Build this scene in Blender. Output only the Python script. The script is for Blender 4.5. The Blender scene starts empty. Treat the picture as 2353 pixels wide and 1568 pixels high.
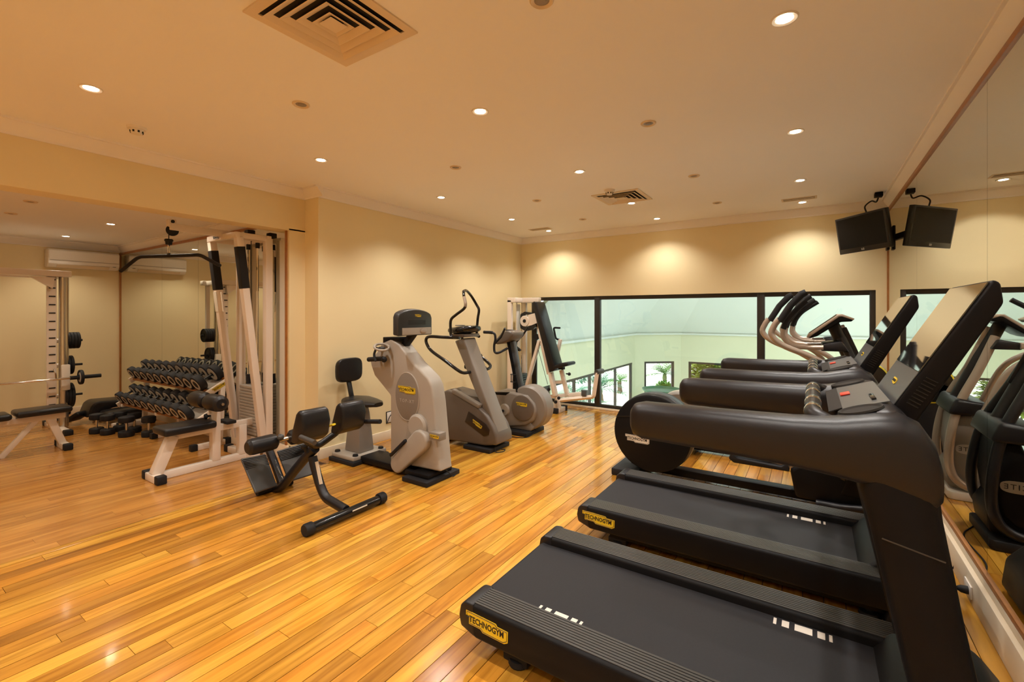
import bpy, bmesh, math, random
from mathutils import Vector, Matrix
S = bpy.context.scene
COL = S.collection
random.seed(7)
R = math.radians
# ------------------------------------------------------------------ camera
F, CX, HZ, TH, EYE = 1050.0, 1176.5, 720.0, R(33.368), 1.6
cam_d = bpy.data.cameras.new('camera')
cam_d.sensor_width = 36.0
cam_d.lens = 36.0 * F / 2353.0
cam_d.shift_y = (HZ - 784.0) / 2353.0
cam_d.clip_start = 0.05
cam = bpy.data.objects.new('camera', cam_d)
cam.location = (0, 0, EYE)
cam.rotation_euler = (R(90), 0, TH)
COL.objects.link(cam)
S.camera = cam
# ------------------------------------------------------------------ view
S.view_settings.view_transform = 'Standard'
S.view_settings.look = 'None'
S.view_settings.exposure = 0.13
S.view_settings.gamma = 1.0
S.view_settings.use_curve_mapping = False
# ------------------------------------------------------------------ daylight
W = bpy.data.worlds.new('sky')
S.world = W
W.use_nodes = True
bg = W.node_tree.nodes['Background']
bg.inputs['Color'].default_value = (0.93, 0.97, 1.0, 1)
bg.inputs['Strength'].default_value = 2.3
sun_d = bpy.data.lights.new('sun', 'SUN')
sun_d.energy = 5.0
sun_d.angle = R(1.5)
sun_d.color = (1.0, 0.96, 0.85)
sun = bpy.data.objects.new('sun', sun_d)
sun.rotation_euler = (R(38), R(-22), 0)
COL.objects.link(sun)

# ------------------------------------------------------------------ photo pixel -> place
_s, _c = math.sin(TH), math.cos(TH)
def ray(u, v):
    r = (u - CX) / F
    return Vector((_c * r - _s, _s * r + _c, (HZ - v) / F))
def onZ(u, v, z=0.0):
    d = ray(u, v); return Vector((0, 0, EYE)) + d * ((z - EYE) / d.z)
def onX(u, v, x):
    d = ray(u, v); return Vector((0, 0, EYE)) + d * (x / d.x)
def onY(u, v, y):
    d = ray(u, v); return Vector((0, 0, EYE)) + d * (y / d.y)

# ------------------------------------------------------------------ materials
def rgb(r, g, b):
    f = lambda c: (c / 255 / 12.92) if c / 255 <= 0.04045 else ((c / 255 + 0.055) / 1.055) ** 2.4
    return (f(r), f(g), f(b), 1)
MATS = {}
def mat(name, col, rough=0.5, metal=0.0, noise=0.0, nscale=30.0, bump=0.0, bscale=200.0, coat=0.0, emit=None, estr=0.0, spec=0.5):
    m = bpy.data.materials.new(name); m.use_nodes = True
    nt = m.node_tree; b = nt.nodes['Principled BSDF']
    if len(col) == 3: col = (*col, 1)
    b.inputs['Base Color'].default_value = col
    b.inputs['Roughness'].default_value = rough
    b.inputs['Metallic'].default_value = metal
    b.inputs['Coat Weight'].default_value = coat
    b.inputs['Specular IOR Level'].default_value = spec
    if emit:
        b.inputs['Emission Color'].default_value = (*emit[:3], 1)
        b.inputs['Emission Strength'].default_value = estr
    if noise > 0 or bump > 0:
        tc = nt.nodes.new('ShaderNodeTexCoord')
    if noise > 0:
        n = nt.nodes.new('ShaderNodeTexNoise'); n.inputs['Scale'].default_value = nscale; n.inputs['Detail'].default_value = 4
        nt.links.new(tc.outputs['Object'], n.inputs['Vector'])
        h = nt.nodes.new('ShaderNodeMixRGB'); h.blend_type = 'MIX'
        h.inputs[1].default_value = (*[c * (1 - noise) for c in col[:3]], 1)
        h.inputs[2].default_value = (*[min(1, c * (1 + noise)) for c in col[:3]], 1)
        nt.links.new(n.outputs['Fac'], h.inputs[0])
        nt.links.new(h.outputs[0], b.inputs['Base Color'])
    if bump > 0:
        n2 = nt.nodes.new('ShaderNodeTexNoise'); n2.inputs['Scale'].default_value = bscale; n2.inputs['Detail'].default_value = 3
        nt.links.new(tc.outputs['Object'], n2.inputs['Vector'])
        bp = nt.nodes.new('ShaderNodeBump'); bp.inputs['Strength'].default_value = bump; bp.inputs['Distance'].default_value = 0.002
        nt.links.new(n2.outputs['Fac'], bp.inputs['Height'])
        nt.links.new(bp.outputs['Normal'], b.inputs['Normal'])
    MATS[name] = m
    return m

mat('wall_paint', (0.84, 0.71, 0.43), 0.55, noise=0.03, nscale=1.5, bump=0.12, bscale=60)
mat('ceiling_paint', (0.93, 0.91, 0.90), 0.7, noise=0.02, nscale=1.0)
mat('cornice_paint', (0.90, 0.85, 0.80), 0.6)
mat('skirting_paint', (0.82, 0.70, 0.52), 0.45)
mat('wood_trim', (0.36, 0.14, 0.03), 0.4, noise=0.25, nscale=18)
mat('window_frame', (0.022, 0.017, 0.013), 0.4)
mat('metal_dark', (0.03, 0.03, 0.03), 0.35, 0.6)
mat('steel', (0.62, 0.60, 0.57), 0.25, 1.0)
mat('chrome', (0.85, 0.84, 0.82), 0.08, 1.0)
mat('white_enamel', (0.82, 0.72, 0.62), 0.32, noise=0.02, nscale=5, coat=0.3)
mat('white_plastic', (0.84, 0.78, 0.70), 0.35)
mat('black_plastic', (0.009, 0.0085, 0.009), 0.42, bump=0.25, bscale=500, spec=0.12)
mat('black_satin', (0.006, 0.006, 0.009), 0.40, bump=0.15, bscale=700, spec=0.5)
mat('black_gloss', (0.010, 0.010, 0.011), 0.12)
mat('black_rubber', (0.012, 0.012, 0.014), 0.6, bump=0.3, bscale=300, spec=0.32)
mat('black_leather', (0.014, 0.013, 0.014), 0.33, bump=0.3, bscale=150, spec=0.32)
mat('rail_grey', (0.050, 0.047, 0.043), 0.45, bump=0.3, bscale=120)
mat('belt', (0.016, 0.0155, 0.018), 0.6, noise=0.25, nscale=150, bump=0.35, bscale=600, spec=0.3)
mat('mark_white', (0.72, 0.66, 0.58), 0.6)
mat('plate_grey', (0.075, 0.08, 0.085), 0.35)
mat('console_dark', (0.03, 0.031, 0.033), 0.4)
mat('screen_glass', (0.02, 0.02, 0.02), 0.03, spec=1.0, coat=1.0)
mat('logo_yellow', (0.80, 0.56, 0.02), 0.4)
mat('logo_black', (0.012, 0.011, 0.010), 0.45)
mat('logo_white', (0.80, 0.74, 0.62), 0.4)
mat('logo_grey', (0.45, 0.42, 0.38), 0.4)
mat('red_button', (0.70, 0.06, 0.03), 0.4)
mat('grey_shell', (0.37, 0.33, 0.28), 0.42, bump=0.1, bscale=300)
mat('grey_shell_dark', (0.22, 0.19, 0.16), 0.42, bump=0.1, bscale=300)
mat('brown_shell', (0.125, 0.10, 0.08), 0.4, bump=0.1, bscale=300)
mat('brown_panel', (0.030, 0.018, 0.012), 0.3)
mat('champagne', (0.46, 0.38, 0.31), 0.3, 0.35)
mat('ring_grey', (0.48, 0.44, 0.38), 0.4)
mat('tv_black', (0.010, 0.009, 0.008), 0.3)
mat('tv_screen', (0.008, 0.007, 0.006), 0.25, spec=0.12)
mat('vent_dark', (0.012, 0.009, 0.006), 0.8)
mat('vent_paint', (0.78, 0.64, 0.46), 0.5)
mat('lamp_glow', (1, 1, 1), 0.5, emit=(1.0, 0.86, 0.62), estr=45)
mat('lamp_off', (0.30, 0.25, 0.20), 0.4)
mat('floor_bed', (0.045, 0.017, 0.004), 0.8)
mat('pavilion_wall', (0.80, 0.80, 0.60), 0.7, noise=0.03, nscale=1)
mat('pavilion_roof', (0.80, 0.84, 0.82), 0.7, noise=0.04, nscale=0.6)
mat('pavilion_floor', (0.70, 0.76, 0.74), 0.3)
mat('terrace', (0.80, 0.80, 0.74), 0.8, noise=0.1, nscale=2)
mat('leaf_a', (0.10, 0.24, 0.05), 0.5, noise=0.35, nscale=4)
mat('leaf_b', (0.30, 0.36, 0.06), 0.5, noise=0.35, nscale=4)
mat('leaf_c', (0.06, 0.20, 0.12), 0.5, noise=0.35, nscale=4)
mat('trunk', (0.16, 0.11, 0.07), 0.8, noise=0.3, nscale=20)
mat('yellow_trim', (0.80, 0.62, 0.03), 0.4)
mat('sticker', (0.80, 0.76, 0.68), 0.5, noise=0.3, nscale=220)

def mirror_mat():
    m = bpy.data.materials.new('mirror'); m.use_nodes = True
    b = m.node_tree.nodes['Principled BSDF']
    b.inputs['Base Color'].default_value = (0.80, 0.82, 0.76, 1)
    b.inputs['Metallic'].default_value = 1.0; b.inputs['Roughness'].default_value = 0.0
    MATS['mirror'] = m
mirror_mat()
def glass_mat():
    m = bpy.data.materials.new('window_glass'); m.use_nodes = True
    nt = m.node_tree; nt.nodes.remove(nt.nodes['Principled BSDF'])
    t = nt.nodes.new('ShaderNodeBsdfTransparent'); t.inputs[0].default_value = (0.93, 0.97, 0.94, 1)
    g = nt.nodes.new('ShaderNodeBsdfGlossy'); g.inputs['Roughness'].default_value = 0.0; g.inputs['Color'].default_value = (1, 1, 1, 1)
    fr = nt.nodes.new('ShaderNodeFresnel'); fr.inputs['IOR'].default_value = 1.5
    mx = nt.nodes.new('ShaderNodeMixShader')
    nt.links.new(fr.outputs[0], mx.inputs[0]); nt.links.new(t.outputs[0], mx.inputs[1]); nt.links.new(g.outputs[0], mx.inputs[2])
    nt.links.new(mx.outputs[0], nt.nodes['Material Output'].inputs['Surface'])
    MATS['window_glass'] = m
glass_mat()
def wood_mat(name, cols, rough, scale_x, joints):
    m = bpy.data.materials.new(name); m.use_nodes = True
    nt = m.node_tree; b = nt.nodes['Principled BSDF']; L = nt.links.new
    geo = nt.nodes.new('ShaderNodeNewGeometry'); oi = nt.nodes.new('ShaderNodeObjectInfo')
    add = nt.nodes.new('ShaderNodeMath'); add.operation = 'ADD'
    L(geo.outputs['Random Per Island'], add.inputs[0]); L(oi.outputs['Random'], add.inputs[1])
    fr = nt.nodes.new('ShaderNodeMath'); fr.operation = 'FRACT'; L(add.outputs[0], fr.inputs[0])
    mp = nt.nodes.new('ShaderNodeMapping'); mp.inputs['Scale'].default_value = (scale_x, 1.6, 1)
    off = nt.nodes.new('ShaderNodeCombineXYZ'); mul = nt.nodes.new('ShaderNodeMath'); mul.operation = 'MULTIPLY'; mul.inputs[1].default_value = 40
    L(fr.outputs[0], mul.inputs[0]); L(mul.outputs[0], off.inputs[2]); L(off.outputs[0], mp.inputs['Location'])
    L(geo.outputs['Position'], mp.inputs['Vector'])
    n = nt.nodes.new('ShaderNodeTexNoise'); n.inputs['Scale'].default_value = 1.0; n.inputs['Detail'].default_value = 6; n.inputs['Distortion'].default_value = 0.6
    L(mp.outputs[0], n.inputs['Vector'])
    ramp = nt.nodes.new('ShaderNodeValToRGB')
    e = ramp.color_ramp.elements
    e[0].position = 0.0; e[0].color = cols[0]; e[1].position = 1.0; e[1].color = cols[-1]
    for i, cc in enumerate(cols[1:-1]):
        x = e.new((i + 1) / (len(cols) - 1)); x.color = cc
    if joints:
        br = nt.nodes.new('ShaderNodeTexBrick')
        mp2 = nt.nodes.new('ShaderNodeMapping'); mp2.inputs['Rotation'].default_value = (0, 0, R(90))
        L(geo.outputs['Position'], mp2.inputs['Vector']); L(mp2.outputs[0], br.inputs['Vector'])
        br.inputs['Scale'].default_value = 1.0; br.inputs['Brick Width'].default_value = 1.3; br.inputs['Row Height'].default_value = 0.1
        br.inputs['Mortar Size'].default_value = 0.0012; br.inputs['Color1'].default_value = (0, 0, 0, 1); br.inputs['Color2'].default_value = (1, 1, 1, 1)
        br.inputs['Mortar'].default_value = (0.1, 0.1, 0.1, 1)
        L(br.outputs['Color'], ramp.inputs[0])
    else:
        L(fr.outputs[0], ramp.inputs[0])
    gr = nt.nodes.new('ShaderNodeMixRGB'); gr.blend_type = 'MULTIPLY'; gr.inputs[0].default_value = 1.0
    gr2 = nt.nodes.new('ShaderNodeValToRGB'); gr2.color_ramp.elements[0].color = (0.62, 0.52, 0.42, 1); gr2.color_ramp.elements[0].position = 0.3
    gr2.color_ramp.elements[1].color = (1.08, 1.05, 1.0, 1); gr2.color_ramp.elements[1].position = 0.62
    L(n.outputs['Fac'], gr2.inputs[0]); L(ramp.outputs[0], gr.inputs[1]); L(gr2.outputs[0], gr.inputs[2])
    L(gr.outputs[0], b.inputs['Base Color'])
    b.inputs['Roughness'].default_value = rough
    b.inputs['Coat Weight'].default_value = 0.35; b.inputs['Coat Roughness'].default_value = 0.08
    n3 = nt.nodes.new('ShaderNodeTexNoise'); n3.inputs['Scale'].default_value = 9; L(geo.outputs['Position'], n3.inputs['Vector'])
    bp = nt.nodes.new('ShaderNodeBump'); bp.inputs['Strength'].default_value = 0.05; bp.inputs['Distance'].default_value = 0.01
    L(n3.outputs['Fac'], bp.inputs['Height']); L(bp.outputs['Normal'], b.inputs['Coat Normal']); L(bp.outputs['Normal'], b.inputs['Normal'])
    MATS[name] = m
wood_mat('oak_planks', [(0.32, 0.13, 0.017, 1), (0.55, 0.275, 0.036, 1), (0.67, 0.365, 0.052, 1), (0.46, 0.21, 0.027, 1), (0.60, 0.26, 0.031, 1), (0.65, 0.325, 0.043, 1)], 0.2, 22, False)
wood_mat('alcove_planks', [(0.46, 0.205, 0.042, 1), (0.55, 0.265, 0.058, 1), (0.50, 0.225, 0.046, 1), (0.54, 0.245, 0.05, 1)], 0.24, 16, False)

# ------------------------------------------------------------------ mesh builder
class MB:
    def __init__(s): s.v = []; s.f = []
    def add(s, vs, fs):
        o = len(s.v); s.v += [tuple(p) for p in vs]; s.f += [tuple(i + o for i in q) for q in fs]; return s
    def box(s, lo, hi):
        x0, y0, z0 = lo; x1, y1, z1 = hi
        return s.add([(x0,y0,z0),(x1,y0,z0),(x1,y1,z0),(x0,y1,z0),(x0,y0,z1),(x1,y0,z1),(x1,y1,z1),(x0,y1,z1)],
                     [(0,3,2,1),(4,5,6,7),(0,1,5,4),(1,2,6,5),(2,3,7,6),(3,0,4,7)])
    def bar(s, p, q, w, h, up=(0, 0, 1), ext=0.0):
        p = Vector(p); q = Vector(q); d = (q - p).normalized(); p = p - d * ext; q = q + d * ext
        u = Vector(up); a = d.cross(u)
        if a.length < 1e-4: a = d.cross(Vector((1, 0, 0)))
        a.normalize(); b = a.cross(d).normalized()
        vs = []
        for c in (p, q):
            for sx, sy in ((-1,-1),(1,-1),(1,1),(-1,1)): vs.append(c + a * (w/2*sx) + b * (h/2*sy))
        return s.add(vs, [(0,3,2,1),(4,5,6,7),(0,1,5,4),(1,2,6,5),(2,3,7,6),(3,0,4,7)])
    def cyl(s, p, q, r, n=20, r2=None):
        return s.tube([p, q], r, n, r2=r2)
    def tube(s, pts, r, n=12, closed=False, r2=None, flat=1.0):
        pts = [Vector(p) for p in pts]; m = len(pts)
        rs = r if isinstance(r, (list, tuple)) else [r + ((r2 if r2 is not None else r) - r) * i / max(1, m - 1) for i in range(m)]
        tang = []
        for i in range(m):
            if closed: t = pts[(i+1) % m] - pts[i-1]
            elif i == 0: t = pts[1] - pts[0]
            elif i == m-1: t = pts[-1] - pts[-2]
            else: t = (pts[i+1]-pts[i]).normalized() + (pts[i]-pts[i-1]).normalized()
            tang.append(t.normalized())
        a = tang[0].cross(Vector((0,0,1)))
        if a.length < 1e-3: a = tang[0].cross(Vector((0,1,0)))
        a.normalize(); vs = []
        for i in range(m):
            if i: a = (a - tang[i] * a.dot(tang[i])).normalized()
            b = tang[i].cross(a)
            for k in range(n):
                t = 2*math.pi*k/n
                vs.append(pts[i] + a*(rs[i]*math.cos(t)) + b*(rs[i]*flat*math.sin(t)))
        fs = []
        for i in range(m if closed else m-1):
            j = (i+1) % m
            for k in range(n):
                l = (k+1) % n; fs.append((i*n+k, j*n+k, j*n+l, i*n+l)[::-1])
        if not closed: fs += [tuple(range(n)), tuple((m-1)*n+k for k in reversed(range(n)))]
        return s.add(vs, fs)
    def ring(s, prof, o, ax, n=28): return s.lathe(list(prof) + [prof[0]], o, ax, n, cap=False)
    def lathe(s, prof, o, ax, n=28, cap=True):
        o = Vector(o); ax = Vector(ax).normalized()
        a = ax.cross(Vector((0,0,1)))
        if a.length < 1e-3: a = ax.cross(Vector((0,1,0)))
        a.normalize(); b = ax.cross(a); vs = []
        for r, h in prof:
            for k in range(n):
                t = 2*math.pi*k/n; vs.append(o + ax*h + a*(r*math.cos(t)) + b*(r*math.sin(t)))
        fs = []; m = len(prof)
        for i in range(m-1):
            for k in range(n):
                l = (k+1) % n; fs.append((i*n+k, i*n+l, (i+1)*n+l, (i+1)*n+k))
        if cap and prof[0][0] > 1e-5: fs.append(tuple(reversed(range(n))))
        if cap and prof[-1][0] > 1e-5: fs.append(tuple((m-1)*n+k for k in range(n)))
        return s.add(vs, fs)
    def prism(s, poly, d):
        """poly: 3-D points of a planar outline, d: extrusion vector"""
        d = Vector(d); poly = [Vector(p) for p in poly]; n = len(poly)
        nr = Vector((0,0,0))
        for i in range(n): nr += poly[i].cross(poly[(i+1) % n])
        if nr.dot(d) > 0: poly = poly[::-1]
        vs = poly + [p + d for p in poly]
        fs = [tuple(range(n)), tuple(reversed(range(n, 2*n)))]
        for i in range(n):
            j = (i+1) % n; fs.append((i, n+i, n+j, j))
        return s.add(vs, fs)
    def quad(s, a, b, c, d): return s.add([a,b,c,d], [(0,1,2,3)])
    def loft(s, secs):
        n = len(secs[0]); vs = [p for q in secs for p in q]; fs = []
        for i in range(len(secs)-1):
            for k in range(n):
                l = (k+1) % n; fs.append((i*n+k, i*n+l, (i+1)*n+l, (i+1)*n+k))
        fs += [tuple(reversed(range(n))), tuple((len(secs)-1)*n+k for k in range(n))]
        return s.add(vs, fs)
    def ball(s, c, rx, ry=None, rz=None, n=16, m=10):
        ry = ry or rx; rz = rz or rx; c = Vector(c)
        vs = [c + Vector((0,0,-rz))]; fs = []
        for i in range(1, m):
            t = math.pi*i/m - math.pi/2
            for k in range(n):
                p = 2*math.pi*k/n; vs.append(c + Vector((rx*math.cos(t)*math.cos(p), ry*math.cos(t)*math.sin(p), rz*math.sin(t))))
        vs.append(c + Vector((0,0,rz)))
        for k in range(n):
            l = (k+1) % n; fs.append((0, 1+l, 1+k)); fs.append((len(vs)-1, 1+(m-2)*n+k, 1+(m-2)*n+l))
        for i in range(m-2):
            for k in range(n):
                l = (k+1) % n; fs.append((1+i*n+k, 1+i*n+l, 1+(i+1)*n+l, 1+(i+1)*n+k))
        return s.add(vs, fs)
    def rbox(s, lo, hi, r): return s.box(lo, hi)
    def mesh(s, name, bevel=0.0, seg=2, ang=32, fixn=True, limit=30):
        me = bpy.data.meshes.new(name); me.from_pydata(s.v, [], s.f)
        bm = bmesh.new(); bm.from_mesh(me)
        if fixn: bmesh.ops.recalc_face_normals(bm, faces=bm.faces)
        if bevel > 0:
            es = [e for e in bm.edges if len(e.link_faces) == 2 and e.calc_face_angle(0) > R(limit)]
            bmesh.ops.bevel(bm, geom=es, offset=bevel, segments=seg, profile=0.5, affect='EDGES', clamp_overlap=True)
        bm.to_mesh(me); bm.free()
        me.shade_smooth(); me.set_sharp_from_angle(angle=R(ang))
        return me

def tag(o, label=None, cat=None, group=None, kind=None):
    if label: o['label'] = label
    if cat: o['category'] = cat
    if group: o['group'] = group
    if kind: o['kind'] = kind
    return o
def put(name, mb, m, parent=None, bevel=0.0, seg=2, label=None, cat=None, group=None, kind=None, ang=32, origin=None, limit=30):
    me = mb if isinstance(mb, bpy.types.Mesh) else None
    if me is None:
        off = None
        if parent is not None: off = parent.matrix_world.translation.copy() if False else None
        me = mb.mesh(name, bevel, seg, ang, limit=limit)
    if not me.materials: me.materials.append(MATS[m] if isinstance(m, str) else m)
    o = bpy.data.objects.new(name, me); COL.objects.link(o)
    if parent is not None:
        o.parent = parent
        o.matrix_parent_inverse = Matrix.Translation(WORLD_OF.get(parent.name, Vector((0,0,0)))).inverted()
    elif origin is not None:
        me.transform(Matrix.Translation(-Vector(origin))); o.location = origin
        WORLD_OF[o.name] = Vector(origin)
    return tag(o, label, cat, group, kind)
WORLD_OF = {}
def thing(name, loc, label, cat, group=None):
    o = bpy.data.objects.new(name, None); COL.objects.link(o)
    o.empty_display_size = 0.1
    o.location = loc; WORLD_OF[o.name] = Vector(loc)
    return tag(o, label, cat, group)
def copy_tree(o, parent=None, label=None, group=None, loc=None):
    mpi = o.matrix_parent_inverse.copy()
    c = o.copy(); COL.objects.link(c)
    if parent is not None: c.parent = parent; c.matrix_parent_inverse = mpi
    if label: c['label'] = label
    if group: c['group'] = group
    if loc is not None: c.location = loc
    for ch in list(o.children): copy_tree(ch, c)
    return c
def struct(name, mb, m, parent=None, bevel=0.0, seg=2):
    return put(name, mb, m, parent, bevel, seg, kind='structure')
def smooth(pts, k=6, closed=False):
    """Catmull-Rom through points"""
    P = [Vector(p) for p in pts]; n = len(P); out = []
    rng = range(n) if closed else range(n-1)
    for i in rng:
        p0 = P[(i-1) % n] if (closed or i > 0) else P[0]*2 - P[1]
        p1 = P[i]; p2 = P[(i+1) % n]
        p3 = P[(i+2) % n] if (closed or i+2 < n) else P[-1]*2 - P[-2]
        for j in range(k):
            t = j/k
            out.append(0.5*((2*p1) + (p2-p0)*t + (2*p0-5*p1+4*p2-p3)*t*t + (3*p1-p0-3*p2+p3)*t**3))
    if not closed: out.append(P[-1])
    return out
def fillet(pts, r, k=5):
    """polyline with rounded corners"""
    P = [Vector(p) for p in pts]; out = [P[0]]
    for i in range(1, len(P)-1):
        a = P[i-1]-P[i]; b = P[i+1]-P[i]
        d = min(r, a.length*0.49, b.length*0.49)
        s, e = P[i]+a.normalized()*d, P[i]+b.normalized()*d
        for j in range(k+1):
            t = j/k; out.append((1-t)**2*s + 2*(1-t)*t*P[i] + t*t*e)
    out.append(P[-1]); return out
def text_mesh(txt, size, depth=0.0008, spacing=1.0, bold=0.0):
    c = bpy.data.curves.new('lettering', 'FONT'); c.body = txt; c.size = size; c.extrude = depth
    c.align_x = 'CENTER'; c.align_y = 'CENTER'; c.space_character = spacing; c.offset = bold; c.resolution_u = 2
    o = bpy.data.objects.new('lettering', c); COL.objects.link(o)
    bpy.context.view_layer.update()
    me = bpy.data.meshes.new_from_object(o.evaluated_get(bpy.context.evaluated_depsgraph_get()))
    bpy.data.objects.remove(o); bpy.data.curves.remove(c)
    return me
def frame_matrix(o, ux, uy):
    ux = Vector(ux).normalized(); uy = Vector(uy); uy = (uy - ux*uy.dot(ux)).normalized(); uz = ux.cross(uy)
    M = Matrix((ux, uy, uz)).transposed().to_4x4(); M.translation = Vector(o)
    return M
_badge = {}
def badge(parent, o, ux, uy, w, plate='logo_yellow', ink='logo_black', text='TECHNOGYM', name='logo_badge', border=True):
    """printed maker's badge: stepped plate, black outline and lettering; w = width in metres"""
    h = w * 0.30
    prof = [(-.5,.5),(.22,.5),(.26,.36),(.5,.36),(.5,-.34),(.42,-.5),(-.08,-.5),(-.14,-.34),(-.42,-.34),(-.42,.18),(-.5,.18)]
    M = frame_matrix(o, ux, uy)
    def shape(k, z, dz):
        mb = MB(); mb.prism([M @ Vector((x*w*(1 if abs(x) < .0 else 1) - math.copysign(k, x) if abs(x) > k else x, y*h - math.copysign(k, y), z)) for x, y in prof], (M.to_3x3() @ Vector((0,0,1))) * dz)
        return mb
    b = put(name, shape(0, 0, 0.0018), plate, parent)
    if border:
        ring = MB()
        pts = [M @ Vector((x*w*.97 - math.copysign(.012*w, x), y*h - math.copysign(.02*w, y), .002)) for x, y in prof]
        ring.tube(pts, 0.007*w, 4, closed=True)
        put('outline', ring, ink, b)
    key = (text, round(w, 3), ink)
    if key not in _badge:
        me = text_mesh(text, w*0.155, 0.0004, 0.98, 0.004*w)
        xs = [v.co.x for v in me.vertices]; sc = (w*0.82)/(max(xs)-min(xs))
        me.transform(Matrix.Diagonal((sc, sc*1.25, 1, 1)))
        me.materials.clear(); me.materials.append(MATS[ink]); _badge[key] = me
    me = _badge[key].copy(); me.transform(M @ Matrix.Translation((0.0, 0.005*w, 0.0022)))
    put('lettering', me, ink, b)
    return b
# ================================================================== THE ROOM
XM, XL, XB, YB, YC, ZC, ZA = 0.76, -4.505, -4.75, 7.14, 3.0, 2.97, 2.72   # mirror wall, left wall, beam face, window wall, wall end, ceilings
XA, YM, Y0 = -9.8, 2.81, -3.2                                             # alcove end wall, alcove mirror, rear wall
XT = -4.25                                                                # line where the alcove boards begin
WX0, WX1, WZ0, WZ1 = -4.28, 0.645, 0.05, 1.885                            # window opening

# ---- floors
f = struct('floor', MB().box((XT, Y0, -0.20), (XM + .1, YB + .2, -0.012)), 'floor_bed')
PW = 0.1
unit = MB().box((-PW/2 + .0018, -0.5, -0.02), (PW/2 - .0018, 0.5, 0.0)).mesh('plank', 0)
unit.materials.append(MATS['oak_planks'])
planks = []
rows = int(round((XM + .05 - XT) / PW))
for i in range(rows):
    x = XT + PW * (i + .5); y = Y0 - random.uniform(0, 1.2)
    while y < YB:
        l = random.choice([0.55, 0.8, 1.1, 1.4, 1.7, 2.1, 2.4]) * random.uniform(.9, 1.1)
        a, b = max(y, Y0), min(y + l, YB + .1)
        if b - a > 0.05: planks.append((x, a, b))
        y += l
for i in range(3):
    x = XT - PW * (i + .5); y = YC - random.uniform(0, .8)
    while y < YB:
        l = random.uniform(.6, 2.0); a, b = max(y, YC - .03), min(y + l, YB + .1)
        if b - a > .05: planks.append((x, a, b))
        y += l
def plank_rank(p):
    x, a, b = p; best = 1e9
    for k in range(7):
        y = a + (b - a) * k / 6
        r_, f_ = _c*x + _s*y, -_s*x + _c*y
        if f_ > .5 and abs(r_/f_) < 1.16 and EYE/f_ < 0.86: best = min(best, f_)
    return best
planks.sort(key=plank_rank)
for x, a, b in planks[:296]:
    o = bpy.data.objects.new('plank', unit); COL.objects.link(o); o.parent = f
    o.location = (x, (a+b)/2, random.uniform(-.0004, .0004)); o.scale = (1, (b-a) - .0022, 1)
rest = MB()
for x, a, b in planks[296:]:
    rest.box((x - PW/2 + .0012, a + .001, -.02), (x + PW/2 - .0012, b - .001, 0))
rp = put('planks_beyond', rest, 'oak_planks', f); rp['kind'] = 'stuff'
fa = struct('floor_alcove', MB().box((XA - .1, Y0, -0.2), (XT - .07, YM + .12, -.010)), 'floor_bed')
unit2 = MB().box((-PW/2 + .0005, -0.5, -0.02), (PW/2 - .0005, 0.5, 0.0)).mesh('plank', 0)
unit2.materials.append(MATS['alcove_planks'])
x = XT - .07 - PW/2
while x > XA - .05:
    y = Y0 - random.uniform(0, 1.5)
    while y < YM + .02:
        l = random.uniform(1.3, 2.6); a, b = max(y, Y0), min(y + l, YM + .1)
        if b - a > .05:
            o = bpy.data.objects.new('plank', unit2); COL.objects.link(o); o.parent = fa
            o.location = (x, (a+b)/2, 0); o.scale = (1, (b-a) - .001, 1)
        y += l
    x -= PW
struct('trim_1', MB().box((XT - .07, Y0, -.1), (XT - .002, YC, 0.003)), 'oak_planks', bevel=.002)
struct('floor_edge', MB().box((XL - .3, YM, -.2), (XT, YB + .2, -.001)), 'floor_bed')

# ---- ceilings
struct('ceiling', MB().box((XB - .05, Y0, ZC), (XM + .1, YB + .2, ZC + .15)), 'ceiling_paint')
struct('ceiling_alcove', MB().box((XA - .1, Y0, ZA), (XB - .2, YM + .12, ZA + .15)), 'ceiling_paint')
# ---- walls
struct('wall_left', MB().box((XL - .4, YC, -.1), (XL, YB + .2, ZC + .1)), 'wall_paint')
struct('wall_beam', MB().box((XB - .22, Y0, 2.50), (XB, YC + .01, ZC + .1)), 'wall_paint', bevel=.004)
struct('wall_stub', MB().box((XB - .03, YM + .002, -.1), (XB, YC + .01, 2.52)), 'wall_paint')
struct('wall_alcove_far', MB().box((XA - .1, YM + .025, -.1), (XB - .02, YM + .15, ZA + .1)), 'wall_paint')
struct('wall_alcove_end', MB().box((XA - .15, Y0, -.1), (XA, YM + .15, ZA + .1)), 'wall_paint')
struct('wall_rear', MB().box((XA - .15, Y0 - .15, -.1), (XM + .2, Y0, ZC + .1)), 'wall_paint')
struct('wall_right', MB().box((XM + .02, Y0, -.1), (XM + .2, YB + .2, ZC + .1)), 'wall_paint')
wb = MB()
wb.box((XL - .1, YB, WZ1), (XM + .1, YB + .2, ZC + .1))
wb.box((XL - .1, YB, -.1), (WX0, YB + .2, WZ1)); wb.box((WX1, YB, -.1), (XM + .1, YB + .2, WZ1))
wb.box((WX0, YB, -.1), (WX1, YB + .2, WZ0 - .03))
struct('wall_back', wb, 'wall_paint')
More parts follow.
